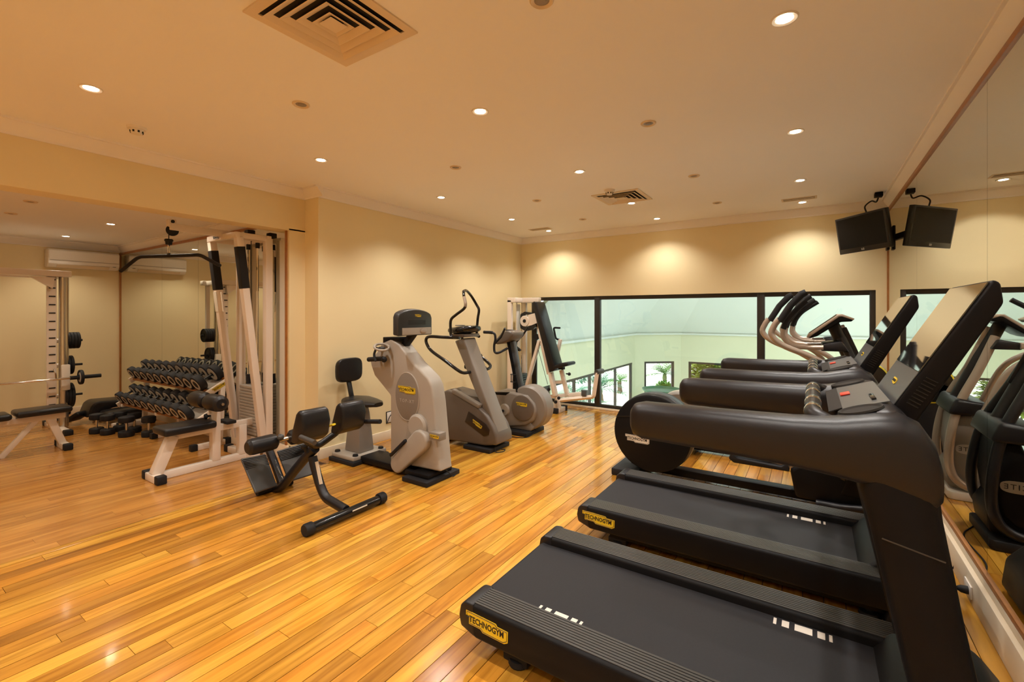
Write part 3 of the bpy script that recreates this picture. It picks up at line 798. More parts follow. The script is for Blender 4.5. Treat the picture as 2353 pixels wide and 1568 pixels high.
# ================================================================== CROSS TRAINERS
def cross_trainer(cy, dx, shell, tube_m, logo_plate, label, s=1.0):
    t = thing('cross_trainer', (-.5 + dx, cy, 0), label, 'cross trainer', 'cross trainers facing the mirror')
    X = lambda x: x + dx
    # rear drum: rounded disc housing
    cx, cz, rr = X(-1.29), .45, .37*s
    cz = .08 + rr
    d = put('drive_drum', MB().lathe([(0, 0), (rr*.93, 0), (rr*.985, .012), (rr, .04), (rr, .24), (rr*.985, .268), (rr*.93, .28), (0, .28)], (cx, cy - .26, cz), (0, 1, 0), 48), shell, t)
    put('drum_rim', MB().ring([(rr*1.004, .075), (rr*1.012, .082), (rr*1.012, .20), (rr*1.004, .207)], (cx, cy - .26, cz), (0, 1, 0), 48), tube_m, d)
    put('drum_seam', MB().bar((cx - rr*.93, cy - .2615, cz + .125), (cx - rr*.05, cy - .2615, cz + .165), .003, .005), 'metal_dark', d)
    badge(d, (cx - .13, cy - .262, cz - .07), (1, 0, -.02), (0, 0, 1), .235, logo_plate, 'logo_black')
    # cranks on both sides with pedal arms
    for sg, ph in ((-1, .5), (1, .5 + math.pi)):
        yy = cy + sg*.20 + (.0 if sg > 0 else .06)
        q = Vector((cx + .45, yy, .30 + .08*math.sin(ph)))
        arm = put('pedal_arm', MB().bar((cx + .22*math.cos(ph), yy, cz + .05*math.sin(ph)), (X(.18), yy, .30 + .02*sg), .05, .05), 'champagne', t, bevel=.01)
        put('foot_pedal', MB().prism(xz([(X(-.62), .36 + .04*sg), (X(-.60), .43 + .04*sg), (X(-.55), .375 + .04*sg), (X(-.22), .36 + .04*sg), (X(-.18), .40 + .04*sg), (X(-.16), .33 + .04*sg), (X(-.58), .33 + .04*sg)], yy - .075), (0, .15, 0)), 'black_rubber', arm, bevel=.008)
    # floor frame
    fr = MB(); fr.bar((X(-1.55), cy, .06), (X(.45), cy, .06), .12, .07)
    put('base_beam', fr, 'black_plastic', t, bevel=.01)
    for x, hw in ((-1.53, .30), (.40, .27)):
        put('stabiliser', MB().prism([(X(x-.14), cy - hw, 0), (X(x+.10), cy - hw, 0), (X(x+.12), cy - hw*.9, 0), (X(x+.12), cy + hw*.9, 0), (X(x+.10), cy + hw, 0), (X(x-.14), cy + hw, 0)], (0, 0, .07)), 'black_rubber' if tube_m == 'black_satin' else 'white_plastic', t, bevel=.012)
    put('front_housing', MB().prism(xz([(X(-.12), .08), (X(-.16), .30), (X(-.05), .40), (X(.32), .44), (X(.42), .40), (X(.52), .22), (X(.50), .08)], cy - .20), (0, .40, 0)), shell, t, bevel=.03, seg=3)
    # front frame: paired curved tubes running from the post round to the floor
    for sg in (-1, 1):
        yy = cy + sg*.235
        put('front_tube', MB().tube(smooth([(X(.19), yy - sg*.14, 1.40), (X(.31), yy - sg*.08, 1.10), (X(.44), yy - sg*.03, .80), (X(.50), yy, .50), (X(.50), yy, .26), (X(.42), yy, .13), (X(.22), yy, .085), (X(.02), yy, .08)], 8), .032, 14), tube_m, t)
    put('front_panel', MB().prism(xz([(X(.16), .16), (X(.36), .74), (X(.47), .70), (X(.49), .45), (X(.46), .22), (X(.38), .14)], cy - .205), (0, .41, 0)), shell, t, bevel=.03, seg=3)
    col = put('collar', MB().prism(xz([(X(.28), .72), (X(.25), .84), (X(.47), .87), (X(.52), .73)], cy - .275), (0, .55, 0)), 'black_satin', t, bevel=.03, seg=3)
    # oval name plate on the side
    ov = [Vector((X(.345) + .115*math.copysign(abs(math.cos(a))**.6, math.cos(a)), cy - .2055, .43 + .042*math.copysign(abs(math.sin(a))**.7, math.sin(a)))) for a in [2*math.pi*k/28 for k in range(28)]]
    pl = put('name_plate', MB().prism(ov, (0, -.003, 0)), 'grey_shell', t)
    me = text_mesh('EXCITE', .05, .0005, 1.25); me.materials.clear(); me.materials.append(MATS['logo_black'])
    me.transform(frame_matrix((X(.345), cy - .2092, .43), (1, 0, 0), (0, 0, 1))); put('lettering', me, 'logo_black', pl)
    # post, bracket, console
    put('post', MB().tube([(X(.42), cy, .80), (X(.262), cy, 1.21), (X(.138), cy, 1.505)], [.06, .052, .045], 16), 'black_satin', t)
    put('post_spine', MB().bar((X(.352), cy, 1.10), (X(.205), cy, 1.48), .05, .02, up=(0, 1, 0)), tube_m, t, bevel=.008)
    cons = MB().prism(xz([(X(-.04), 1.405), (X(-.025), 1.43), (X(.165), 1.585), (X(.19), 1.588), (X(.265), 1.555), (X(.255), 1.535), (X(.18), 1.53), (X(.03), 1.415), (X(-.02), 1.395)], cy - .21), (0, .42, 0))
    cn = put('console', cons, 'black_plastic', t, bevel=.012, seg=3)
    put('console_rim', MB().prism(xz([(X(-.045), 1.402), (X(-.03), 1.432), (X(.165), 1.590), (X(.192), 1.593), (X(.270), 1.558), (X(.262), 1.544), (X(.19), 1.572), (X(.172), 1.570), (X(-.01), 1.418), (X(-.03), 1.398)], cy - .214), (0, .428, 0)), tube_m if tube_m != 'black_satin' else 'champagne', cn, bevel=.005)
    scr = [Vector((X(-.022), cy - .17, 1.4345)), Vector((X(.160), cy - .17, 1.5835)), Vector((X(.160), cy + .17, 1.5835)), Vector((X(-.022), cy + .17, 1.4345))]
    put('screen', MB().prism(scr, Vector((-.63, 0, .77))*.010), 'screen_glass', cn)
    put('bracket', MB().prism(xz([(X(.05), 1.295), (X(.06), 1.355), (X(.19), 1.38), (X(.24), 1.295)], cy - .19), (0, .38, 0)), 'black_satin', t, bevel=.015)
    # fixed handlebars: out of the bracket, back towards the user, then up with black grips
    for sg in (-1, 1):
        yy = cy + sg*.20
        path = smooth([(X(.07), yy, 1.325), (X(-.05), yy, 1.322), (X(-.14), yy + sg*.02, 1.335), (X(-.205), yy + sg*.03, 1.40), (X(-.205), yy + sg*.03, 1.475)], 7)
        fb = put('fixed_handlebar', MB().tube(path, .019, 12), 'champagne', t)
        put('grip', MB().tube(smooth([(X(-.205), yy + sg*.03, 1.47), (X(-.18), yy + sg*.03, 1.54), (X(-.12), yy + sg*.03, 1.62), (X(-.045 + .06*(sg > 0)), yy + sg*.03, 1.70 + .02*(sg > 0))], 5), .0215, 12), 'black_rubber', fb)
    # moving arms
    for sg, off in ((-1, 0.0), (1, -.11)):
        yy = cy + sg*.285
        o = lambda x, z: Vector((X(x) + off, yy, z))
        ma_ = put('moving_arm', MB().tube(smooth([o(.30, .78), o(.17, 1.10), o(.02, 1.235), o(-.20, 1.335), o(-.285, 1.42), o(-.265, 1.50), o(-.235, 1.545)], 8), .024, 14), 'champagne', t)
        put('grip', MB().tube([o(-.227, 1.53), o(-.15, 1.665), o(-.075, 1.752), o(-.045, 1.768)], [.027, .027, .029, .026], 14), 'black_rubber', ma_)
        put('link', MB().bar(o(.30, .78), (X(.20), yy - sg*.06, .30), .045, .04), tube_m, ma_, bevel=.01)
    return t
cross_trainer(4.62, 0, 'black_plastic', 'black_satin', 'logo_white', 'black cross trainer with a white logo on its drum, behind the second treadmill')
cross_trainer(5.62, .03, 'grey_shell_dark', 'champagne', 'logo_yellow', 'silver-grey cross trainer nearest the window, beyond the black one', s=.84)

# ================================================================== ROWER BY THE WINDOW
t = thing('rowing_machine', (.2, 6.5, 0), 'black rowing machine with a yellow-ringed fan, in the corner by window and mirror', 'rowing machine')
fc = Vector((.50, 6.36, .86)); fr_ = .205
fan = put('fan_housing', MB().lathe([(0, 0), (fr_*.92, 0), (fr_, .03), (fr_, .16), (fr_*.92, .19), (0, .19)], fc, (0, 1, 0), 36), 'black_gloss', t)
put('yellow_ring', MB().ring([(fr_*.90, -.002), (fr_*.97, .006), (fr_*.975, .012), (fr_*.90, .004)], fc, (0, 1, 0), 40), 'yellow_trim', fan)
put('pedestal', MB().prism(xz([(.36, .05), (.44, .80), (.58, .80), (.66, .05)], 6.37), (0, .16, 0)), 'black_satin', t, bevel=.02)
put('body', MB().prism(xz([(.45, .70), (.45, .92), (.10, .72), (-.232, .46), (-.232, .36), (.1, .50)], 6.36), (0, .18, 0)), 'black_satin', t, bevel=.02)
put('rail', MB().bar((.05, 6.45, .40), (-1.35, 6.45, .34), .08, .07), 'black_plastic', t, bevel=.01)
put('seat', MB().box((-1.0, 6.30, .40), (-.72, 6.60, .47)), 'black_leather', t, bevel=.03, seg=3)
put('rear_leg', MB().prism(xz([(-1.30, .0), (-1.36, .36), (-1.28, .36), (-1.20, 0)], 6.30), (0, .30, 0)), 'black_satin', t, bevel=.01)
put('front_foot', MB().box((.30, 6.22, 0), (.70, 6.68, .06)), 'black_rubber', t, bevel=.01)
badge(t, (.06, 6.358, .60), (.85, 0, .52), (-.52, 0, .85), .20)
# ================================================================== LEFT-HAND MACHINES
def fr_px(ox, oy, sc): return lambda a, b: (ox + a/sc, oy + b/sc)
def P(fn, pts, y): return [onY(*fn(a, b), y) for a, b in pts]

# ---- hyperextension bench
q = fr_px(540, 880, 4.239)
HY = 2.27
t = thing('back_extension_bench', (-3.5, HY, 0), 'black back extension bench with foot plates and two hip pads, on the open floor', 'exercise bench')
cb = put('rear_crossbar', MB().cyl((-3.03, HY - .34, .043), (-3.03, HY + .34, .043), .036, 18), 'black_gloss', t)
for sg in (-1, 1):
    put('end_cap', MB().lathe([(.0, .30), (.043, .30), (.046, .31), (.046, .355), (.040, .365), (0, .365)], (-3.03, HY, .046), (0, sg, 0), 20), 'black_rubber', cb)
put('size_sticker', MB().box((-2.9955, HY + .02, .052), (-2.9945, HY + .16, .062)), 'sticker', cb)
pp = P(q, [(830, 1005), (770, 790), (755, 720)], HY)
post = fillet([Vector((-3.05, HY, .06)), onY(*q(880, 1120), HY), pp[0], pp[1], pp[2]], .16, 8)
po = put('rear_post', MB().tube(post, .036, 14), 'black_satin', t)
s1, s2 = onY(*q(800, 770), HY - .037), onY(*q(845, 990), HY - .037)
put('instruction_sticker', MB().bar(s1 + Vector((-.008, 0, 0)), s2 + Vector((-.008, 0, 0)), .045, .002, up=(0, 1, 0)), 'sticker', po)
mbm = P(q, [(400, 1040), (470, 1000), (560, 880), (700, 715), (780, 640)], HY)
put('main_beam', MB().tube(fillet(mbm, .1), .040, 14), 'black_satin', t)
ff = onY(*q(400, 1040), HY)
put('front_foot', MB().cyl((ff.x - .02, HY - .16, .03), (ff.x - .02, HY + .16, .03), .03, 16), 'black_rubber', t)
put('front_strut', MB().bar((ff.x - .02, HY, .03), ff + Vector((0.03, 0, .03)), .06, .06), 'black_satin', t, bevel=.01)
# slotted foot-plate post
fp = P(q, [(455, 985), (390, 800), (335, 660), (310, 580)], HY)
fpp = put('foot_post', MB().tube(fp, .034, 10), 'black_satin', t)
for a, b in (((385, 755), (400, 790)), ((405, 820), (440, 895)), ((450, 915), (465, 950))):
    put('slot_plate', MB().bar(onY(*q(*a), HY - .036), onY(*q(*b), HY - .036), .022, .003, up=(0, 1, 0)), 'logo_yellow' if False else 'steel', fpp)
def quad_plate(name, pts, th, m, parent, bev=.012):
    a, b, c, d = [Vector(p) for p in pts]
    n = (b-a).cross(d-a).normalized()
    mb = MB(); mb.prism([a, b, c, d], n*th); return put(name, mb, m, parent, bevel=bev, seg=3)
na, nb, nc, nd = onY(*q(62, 735), HY - .30), onY(*q(300, 690), HY - .05), onY(*q(415, 1000), HY - .05), onY(*q(205, 1070), HY - .30)
for sg in (-1, 1):
    m_ = lambda p: Vector((p.x, HY + (p.y - HY)*(-sg if sg > 0 else 1), p.z))
    plate = [m_(p) for p in (na, nb, nc, nd)]
    pl = quad_plate('foot_plate', plate, .02*(1 if sg < 0 else -1), 'rail_grey', t)
    rb = MB()
    for k in range(7):
        u = .06 + k*.045
        rb.bar(plate[0].lerp(plate[3], u), plate[1].lerp(plate[2], u), .006, .006)
    put('grip_ribs', rb, 'black_rubber', pl)
# leg rollers
rc = onY(*q(245, 605), HY - .20)
for sg in (-1, 1):
    y0_, y1_ = (HY - .31, HY - .055) if sg < 0 else (HY + .055, HY + .31)
    put('leg_roller', MB().lathe([(0, 0), (.045, 0), (.066, .02), (.070, .05), (.070, .205), (.066, .235), (.045, .255), (0, .255)], (rc.x, y0_, rc.z), (0, 1, 0), 24), 'black_leather', t)
put('roller_axle', MB().cyl((rc.x, HY - .1, rc.z), (rc.x, HY + .1, rc.z), .02, 12), 'steel', t)
put('adjust_knob', MB().lathe([(0, 0), (.028, 0), (.03, .012), (.022, .03), (.01, .05)], onY(*q(447, 530), HY - .06), (.7, -.7, .1), 16), 'rail_grey', t)
# hip pads
prof = [(533, 592), (548, 470), (585, 305), (612, 268), (648, 300), (668, 420), (650, 560), (600, 612)]
pad = [onY(*q(a, b), HY - .29) for a, b in prof]
put('hip_pad', MB().prism(pad, (0, .235, 0)), 'black_leather', t, bevel=.022, seg=3)
put('hip_pad', MB().prism([p + Vector((0, .345, 0)) for p in pad], (0, .235, 0)), 'black_leather', t, bevel=.022, seg=3)
ps = onY(*q(790, 630), HY); pe = onY(*q(690, 560), HY - .17); pf = onY(*q(1010, 470), HY + .2)
put('pad_carrier', MB().tube(fillet([pe + Vector((-.05, 0, .06)), pe, ps, pf, pf + Vector((-.04, 0, .08))], .08), .028, 12), 'black_satin', t)
for a, b, y in (((640, 530), (775, 585), HY - .33), ((1170, 378), (1415, 378), HY + .30)):
    put('hand_grip', MB().cyl(onY(*q(*a), y), onY(*q(*b), y), .019, 14), 'rail_grey' if y < HY else 'black_rubber', t)
put('yellow_lever', MB().tube(smooth([onY(*q(845, 455), HY), onY(*q(890, 430), HY), onY(*q(965, 405), HY)], 4), .018, 8, flat=.5), 'yellow_trim', t)
put('lock_knob', MB().lathe([(0, 0), (.026, .002), (.03, .02), (.018, .035), (.016, .075)], onY(*q(670, 600), HY - .12), (.3, .2, -.9), 14), 'black_rubber', t)

# ---- arm ergometer with seat
q2 = fr_px(840, 690, 5.057); q3 = fr_px(680, 900, 7.128); q4 = fr_px(520, 620, 2.45)
TY = 3.29
t = thing('arm_ergometer', (-3.6, TY, 0), 'grey arm ergometer with a padded seat and a dark oval emblem, along the left wall', 'exercise machine')
put('base_mat', MB().box((-3.27, TY - .235, 0), (-2.945, TY + .235, .045)), 'black_rubber', t, bevel=.008)
put('base_step', MB().box((-3.30, TY - .17, .045), (-2.99, TY + .17, .085)), 'black_plastic', t, bevel=.01)
put('floor_beam', MB().box((-4.05, TY - .13, .02), (-3.2, TY + .13, .085)), 'black_plastic', t, bevel=.01)
put('seat_foot', MB().box((-4.40, TY - .24, 0), (-3.98, TY + .24, .045)), 'black_rubber', t, bevel=.01)
sp = put('seat_plate', MB().box((-4.37, TY - .22, .045), (-4.0, TY + .22, .09)), 'grey_shell', t, bevel=.012)
for dx in (-.15, .15):
    for dy in (-.17, .17):
        put('bolt_cap', MB().lathe([(0, .022), (.026, .02), (.03, 0), (0, 0)], (-4.185 + dx, TY + dy, .09), (0, 0, 1), 14), 'black_rubber', sp)
put('seat_column', MB().loft([[Vector((-4.185 + a*w, TY + b*w2, z)) for a, b in ((-1,-1),(1,-1),(1,1),(-1,1))] for w, w2, z in ((.125, .10, .09), (.085, .075, .50), (.07, .065, .58))]), 'grey_shell_dark', t, bevel=.012)
put('seat_knob', MB().lathe([(0, .03), (.026, .028), (.028, .005), (.014, 0)], (-4.10, TY - .06, .44), (.8, -.6, 0), 14), 'black_rubber', t)
secs = []
for x, hw, zb, zt in ((-4.36, .06, .60, .64), (-4.33, .13, .585, .67), (-4.2, .17, .58, .675), (-4.05, .15, .585, .665), (-3.93, .11, .595, .655), (-3.87, .06, .60, .645)):
    secs.append([Vector((x, TY + hw*math.copysign(abs(math.cos(a))**.7, math.cos(a)), (zb+zt)/2 + (zt-zb)/2*math.copysign(abs(math.sin(a))**.7, math.sin(a)))) for a in [2*math.pi*k/18 for k in range(18)]])
put('seat', MB().loft(secs), 'black_leather', t, ang=60)
put('back_stem', MB().bar((-4.30, TY, .60), (-4.38, TY, .86), .05, .03), 'metal_dark', t, bevel=.006)
bk = [Vector((-4.40, TY + .165*math.copysign(abs(math.cos(a))**.55, math.cos(a)), .955 + .135*math.copysign(abs(math.sin(a))**.55, math.sin(a)))) for a in [2*math.pi*k/28 for k in range(28)]]
put('backrest', MB().prism(bk, (.07, 0, .012)), 'black_leather', t, bevel=.02, seg=3)
# main shell
NF = TY - .09
shell_px = [(285, 1920), (285, 1110), (190, 990), (100, 880), (62, 770), (45, 690), (130, 600), (200, 470), (290, 445), (390, 520), (560, 740), (620, 800), (720, 905), (765, 1000), (795, 1200), (860, 1960), (870, 2000)]
shell = P(q2, shell_px, NF)
zb_ = .085
shell = [Vector((p.x, p.y, max(p.z, zb_))) for p in shell]
sh = put('main_shell', MB().prism(shell, (0, .18, 0)), 'grey_shell', t, bevel=.028, seg=3, limit=35)
top_ = P(q2, [(200, 430), (390, 430), (400, 465), (285, 465), (215, 505), (200, 500)], TY - .09)
put('neck_cap', MB().prism(top_, (0, .18, 0)), 'black_plastic', t, bevel=.006)
oc = onY(*q2(485, 1120), NF); ew, eh = .165, .235
ov = [oc + Vector((ew*math.cos(a), -.001, eh*math.sin(a))) for a in [2*math.pi*k/40 for k in range(40)]]
em = put('emblem_panel', MB().prism(ov, (0, -.006, 0)), 'grey_shell_dark', sh, bevel=.002)
put('emblem_rim', MB().tube(ov, .008, 6, closed=True), 'grey_shell', em)
badge(em, oc + Vector((0, -.008, .065)), (1, 0, 0), (0, 0, 1), .24)
me = text_mesh('TOP-XT', .045, .0004, 1.35); me.materials.clear(); me.materials.append(MATS['logo_grey'])
me.transform(frame_matrix(oc + Vector((0, -.0085, -.045)), (1, 0, 0), (0, 0, 1))); put('lettering', me, 'logo_grey', em)
# crank covers (lower rounded links)
def link_cover(a, b, r1, r2, y, d, m):
    a = Vector((a.x, y, a.z)); b = Vector((b.x, y, b.z)); v = (b-a).normalized(); n = Vector((-v.z, 0, v.x)); out = []
    for k in range(13):
        th = math.pi/2 + math.pi*k/12; out.append(a + (v*math.cos(th) + n*math.sin(th))*r1)
    for k in range(13):
        th = -math.pi/2 + math.pi*k/12; out.append(b + (v*math.cos(th) + n*math.sin(th))*r2)
    return MB().prism(out, (0, d, 0))
ca, cb2 = onY(*q4(1090, 965), NF - .05), onY(*q4(965, 1095), NF - .05)
lc = put('crank_cover', link_cover(ca, cb2, .105, .085, NF - .075, .08, None), 'grey_shell', t, bevel=.02, seg=3)
put('grip_pad', MB().bar(onY(*q3(1550, 1050), NF - .08), onY(*q3(1800, 800), NF - .08), .03, .03, up=(0, 1, 0)), 'black_rubber', lc, bevel=.006)
cu = onY(*q2(600, 1470), NF - .02)
put('crank_boss', MB().lathe([(0, 0), (.10, 0), (.12, .02), (.12, .06), (0, .06)], (cu.x, NF - .04, cu.z), (0, 1, 0), 28), 'grey_shell', t)
badge(t, onY(*q4(1195, 928), NF - .002) + Vector((.02, -.08, 0)), (1, -.0, 0), (0, 0, 1), .11)
put('badge_block', MB().box((onY(*q4(1195, 928), NF).x - .045, NF - .08, onY(*q4(1195, 928), NF).z - .035), (onY(*q4(1195, 928), NF).x + .085, NF + .01, onY(*q4(1195, 928), NF).z + .035)), 'grey_shell_dark', t, bevel=.004)
put('power_socket', MB().box((-2.975, TY - .06, .16), (-2.962, TY - .02, .24)), 'black_gloss', t)
put('right_hub', MB().lathe([(0, 0), (.09, 0), (.10, .015), (.10, .06), (0, .06)], (cu.x + .02, TY + .09, cu.z - .03), (0, 1, 0), 24), 'grey_shell', t)
# hand ring on the neck
hc = onY(*q2(205, 545), NF - .05)
rg = [hc + Vector((.085*math.cos(a), .06*math.sin(a) - .02, .02*math.sin(a) - .02*math.cos(a))) for a in [2*math.pi*k/24 for k in range(24)]]
hr = put('hand_ring', MB().tube(rg, .012, 8, closed=True), 'grey_shell', t)
put('ring_hub', MB().ball(hc + Vector((0, -.02, -.012)), .045, .04, .02), 'metal_dark', hr)
put('hand_crank', MB().tube(fillet([hc + Vector((-.06, -.03, 0)), hc + Vector((-.085, -.05, -.08)), hc + Vector((-.04, -.06, -.14))], .03), .012, 8), 'black_rubber', hr)
put('crank_handle', MB().cyl(onY(*q2(35, 690), NF - .06), onY(*q2(200, 680), NF - .06), .024, 12), 'black_rubber', t)
put('crank_knob', MB().ball(onY(*q2(215, 690), NF - .06), .03), 'black_rubber', t)
# console on its arm
put('console_arm', MB().bar(onY(*q2(430, 565), TY), (-3.35, TY, 1.40), .075, .06), 'black_plastic', t, bevel=.01)
cx_ = -3.33
def cons_pt(yy, z): return Vector((cx_, TY + .01 + yy, z))
out = [cons_pt(-.235, 1.375), cons_pt(-.235, 1.55)] + [cons_pt(-.235*math.cos(a), 1.56 + .075*math.sin(a)) for a in [math.pi*(.12 + .76*k/12) for k in range(13)]] + [cons_pt(.235, 1.55), cons_pt(.235, 1.375)]
cn = put('console', MB().prism(out, (-.075, 0, .012)), 'console_dark', t, bevel=.012, seg=3)
put('console_bezel', MB().box((cx_ - .002, TY - .175, 1.385), (cx_ + .006, TY + .225, 1.455)), 'grey_shell', cn, bevel=.003)
gr = MB()
for r_ in range(4):
    for k in range(20): gr.box((cx_ - .001, TY - .09 + k*.012, 1.487 + r_*.012), (cx_ + .0015, TY - .084 + k*.012, 1.491 + r_*.012))
put('speaker_holes', gr, 'black_gloss', cn)
badge(cn, (cx_ + .0008, TY + .04, 1.575), (0, 1, 0), (0, 0, 1), .085)
put('console_bump', MB().ball((cx_ + .004, TY + .11, 1.42), .02, .05, .03), 'grey_shell', cn)
put('power_cable', MB().tube(smooth([(-2.965, TY - .04, .17), (-2.93, TY - .02, .13), (-2.92, TY + .06, .05), (-2.93, TY + .12, .008), (-2.98, TY + .26, .006)], 6), .005, 6), 'black_rubber', t)

# ---- stepper
SY = 4.39; q5 = fr_px(1000, 620, 3.563)
t = thing('stepper', (-3.4, SY, 0), 'brown-grey stepper with a leaning column and curved black handlebars', 'exercise machine')
put('base_mat', MB().box((-3.45, SY - .205, 0), (-3.06, SY + .205, .05)), 'black_rubber', t, bevel=.01)
put('base_mat', MB().box((-4.05, SY - .19, 0), (-3.80, SY + .19, .04)), 'black_rubber', t, bevel=.01)
BF = SY - .165
body = [(28, 1045), (40, 1010), (95, 985), (185, 1010), (300, 1075), (420, 1200), (470, 1290), (500, 1370), (505, 1440), (400, 1445), (70, 1390), (62, 1260), (40, 1140)]
bp_ = [Vector((p.x, p.y, max(p.z, .05))) for p in P(q5, body, BF)]
put('drive_body', MB().prism(bp_, (0, .33, 0)), 'brown_shell', t, bevel=.025, seg=3, limit=35)
pn = P(q5, [(275, 1160), (420, 1265), (448, 1310), (440, 1355), (400, 1365), (245, 1245)], BF - .001)
pp_ = put('side_panel', MB().prism(pn, (0, -.008, 0)), 'brown_panel', t, bevel=.003)
dv = (pn[1] - pn[0]).normalized()
badge(pp_, onY(*q5(343, 1265), BF - .0095), dv, (0, 0, 1), .15)
put('pedal_hump', MB().lathe([(0, 0), (.10, 0), (.13, .02), (.13, .10), (.10, .12), (0, .12)], onY(*q5(110, 1040), BF) + Vector((.02, .04, -.04)), (0, 1, 0), 26), 'brown_shell', t)
put('pedal_rail', MB().bar(onY(*q5(150, 990), BF + .02), onY(*q5(372, 1120), BF + .02), .07, .05), 'grey_shell_dark', t, bevel=.012)
# column: front and side faces
CL = P(q5, [(165, 575), (215, 545), (300, 560), (600, 1300), (500, 1350), (375, 1050)], SY - .10)
colm = [onY(*q5(158, 585), SY - .11), onY(*q5(232, 560), SY - .11), onY(*q5(515, 1340), SY - .11), onY(*q5(470, 1330), SY - .11), onY(*q5(330, 1010), SY - .11)]
cl = put('column', MB().prism(colm, (0, .23, 0)), 'grey_shell_dark', t, bevel=.015, seg=3)
a_, b_ = onY(*q5(232, 560), SY), onY(*q5(515, 1340), SY)
ux = Vector((0, 1, 0)); uy = (a_ - b_).normalized(); nf = ux.cross(uy)
put('column_panel', MB().prism([a_.lerp(b_, .06) + Vector((0, -.09, 0)), a_.lerp(b_, .06) + Vector((0, .09, 0)), a_.lerp(b_, .26) + Vector((0, .09, 0)), a_.lerp(b_, .26) + Vector((0, -.09, 0))], nf*.004), 'brown_shell', cl)
badge(cl, a_.lerp(b_, .15) + nf*.006, ux, uy, .09)
put('rating_sticker', MB().prism([a_.lerp(b_, .90) + Vector((0, -.03, 0)), a_.lerp(b_, .90) + Vector((0, .06, 0)), a_.lerp(b_, .955) + Vector((0, .06, 0)), a_.lerp(b_, .955) + Vector((0, -.03, 0))], nf*.003), 'sticker', cl)
# console tray
tz = onY(*q5(250, 500), SY)
sec2 = []
for x, hw, zb, zt in ((-.16, .10, -.02, .02), (-.13, .16, -.035, .045), (0, .19, -.04, .06), (.12, .18, -.02, .07), (.17, .10, .01, .06)):
    sec2.append([Vector((tz.x + x - .02, SY + hw*math.copysign(abs(math.cos(a))**.7, math.cos(a)), tz.z + (zb+zt)/2 + (zt-zb)/2*math.copysign(abs(math.sin(a))**.7, math.sin(a)))) for a in [2*math.pi*k/18 for k in range(18)]])
ct = put('console', MB().loft(sec2), 'black_gloss', t, ang=60)
put('console_plate', MB().box((tz.x - .13, SY - .15, tz.z - .075), (tz.x + .10, SY + .15, tz.z - .035)), 'brown_shell', t, bevel=.008)
put('console_recess', MB().lathe([(0, 0), (.05, 0), (.06, .008), (.065, 0)], (tz.x - .04, SY - .06, tz.z + .062), (0, 0, 1), 20), 'black_satin', ct)
# handlebars
lo_ = SY - .24; hi_ = SY + .24
hb1 = smooth([onY(*q5(200, 560), lo_), onY(*q5(135, 545), lo_), onY(*q5(125, 480), lo_), onY(*q5(130, 410), lo_), onY(*q5(170, 370), lo_), onY(*q5(235, 320), lo_), onY(*q5(248, 280), lo_), onY(*q5(235, 215), lo_ + .03), onY(*q5(232, 178), lo_ + .08)], 6)
hb2 = smooth([onY(*q5(232, 178), lo_ + .08), onY(*q5(255, 172), SY), onY(*q5(295, 215), hi_ - .08), onY(*q5(340, 290), hi_), onY(*q5(358, 330), hi_), onY(*q5(350, 390), hi_), onY(*q5(345, 440), hi_), onY(*q5(340, 520), hi_ - .04)], 6)
uh = put('upper_handlebar', MB().tube(hb1 + hb2[1:], .017, 12), 'black_gloss', t)
put('pulse_grip', MB().tube(hb1[33:42], .0195, 12), 'champagne', uh)
lh = smooth([onY(*q5(190, 558), SY - .2), onY(*q5(60, 553), SY - .3), onY(*q5(-40, 548), SY - .34), onY(*q5(-72, 565), SY - .34), onY(*q5(-70, 605), SY - .34), onY(*q5(-30, 665), SY - .34), onY(*q5(80, 745), SY - .34), onY(*q5(180, 820), SY - .32), onY(*q5(230, 845), SY - .25), onY(*q5(285, 840), SY - .12)], 6)
put('side_rail', MB().tube(lh, .019, 12), 'black_gloss', t)
lh2 = [Vector((p.x, 2*SY - p.y, p.z)) for p in lh]
put('side_rail', MB().tube(lh2, .019, 12), 'black_gloss', t)
for a, b in ((370, 705), (405, 805)):
    put('bottle_hook', MB().ball(onY(*q5(a, b), SY + .12), .025), 'black_rubber', t)
put('power_cable', MB().tube(smooth([(-3.10, SY - .06, .09), (-3.06, SY - .10, .06), (-3.03, SY - .12, .008), (-2.98, SY - .06, .006), (-3.0, SY + .02, .006), (-3.04, SY, .006)], 6), .005, 6), 'black_rubber', t)

# ---- upright bike
BY = 5.24; NF = BY - .15
t = thing('exercise_bike', (-3.4, BY, 0), 'taupe upright exercise bike with a large round flywheel housing', 'exercise bike')
put('base_mat', MB().box((-3.50, BY - .235, 0), (-3.075, BY + .235, .055)), 'black_rubber', t, bevel=.01)
put('base_mat', MB().box((-4.15, BY - .20, 0), (-3.95, BY + .20, .05)), 'black_rubber', t, bevel=.01)
dc = onY(1213, 941, BY); dr = .29
dz = dr + .055
dh = put('flywheel_housing', MB().lathe([(0, 0), (dr*.55, 0), (dr*.92, .015), (dr, .05), (dr, .22), (dr*.92, .255), (dr*.55, .27), (0, .27)], (dc.x + .03, BY - .09, dz), (0, 1, 0), 44), 'grey_shell_dark', t)
hp = [(475, 1010), (500, 995), (620, 1005), (740, 1035), (800, 1100), (820, 1170), (800, 1240), (740, 1280), (600, 1290), (560, 1285), (480, 1240)]
hb_ = [Vector((p.x, p.y, max(p.z, .07))) for p in P(q5, hp, NF)]
hs = put('drive_housing', MB().prism(hb_, (0, .30, 0)), 'grey_shell_dark', t, bevel=.03, seg=3, limit=35)
low = [Vector((p.x, p.y, max(p.z, .055))) for p in P(q5, [(540, 1240), (770, 1240), (800, 1300), (780, 1330), (560, 1310)], NF + .03)]
put('lower_housing', MB().prism(low, (0, .24, 0)), 'grey_shell_dark', t, bevel=.015)
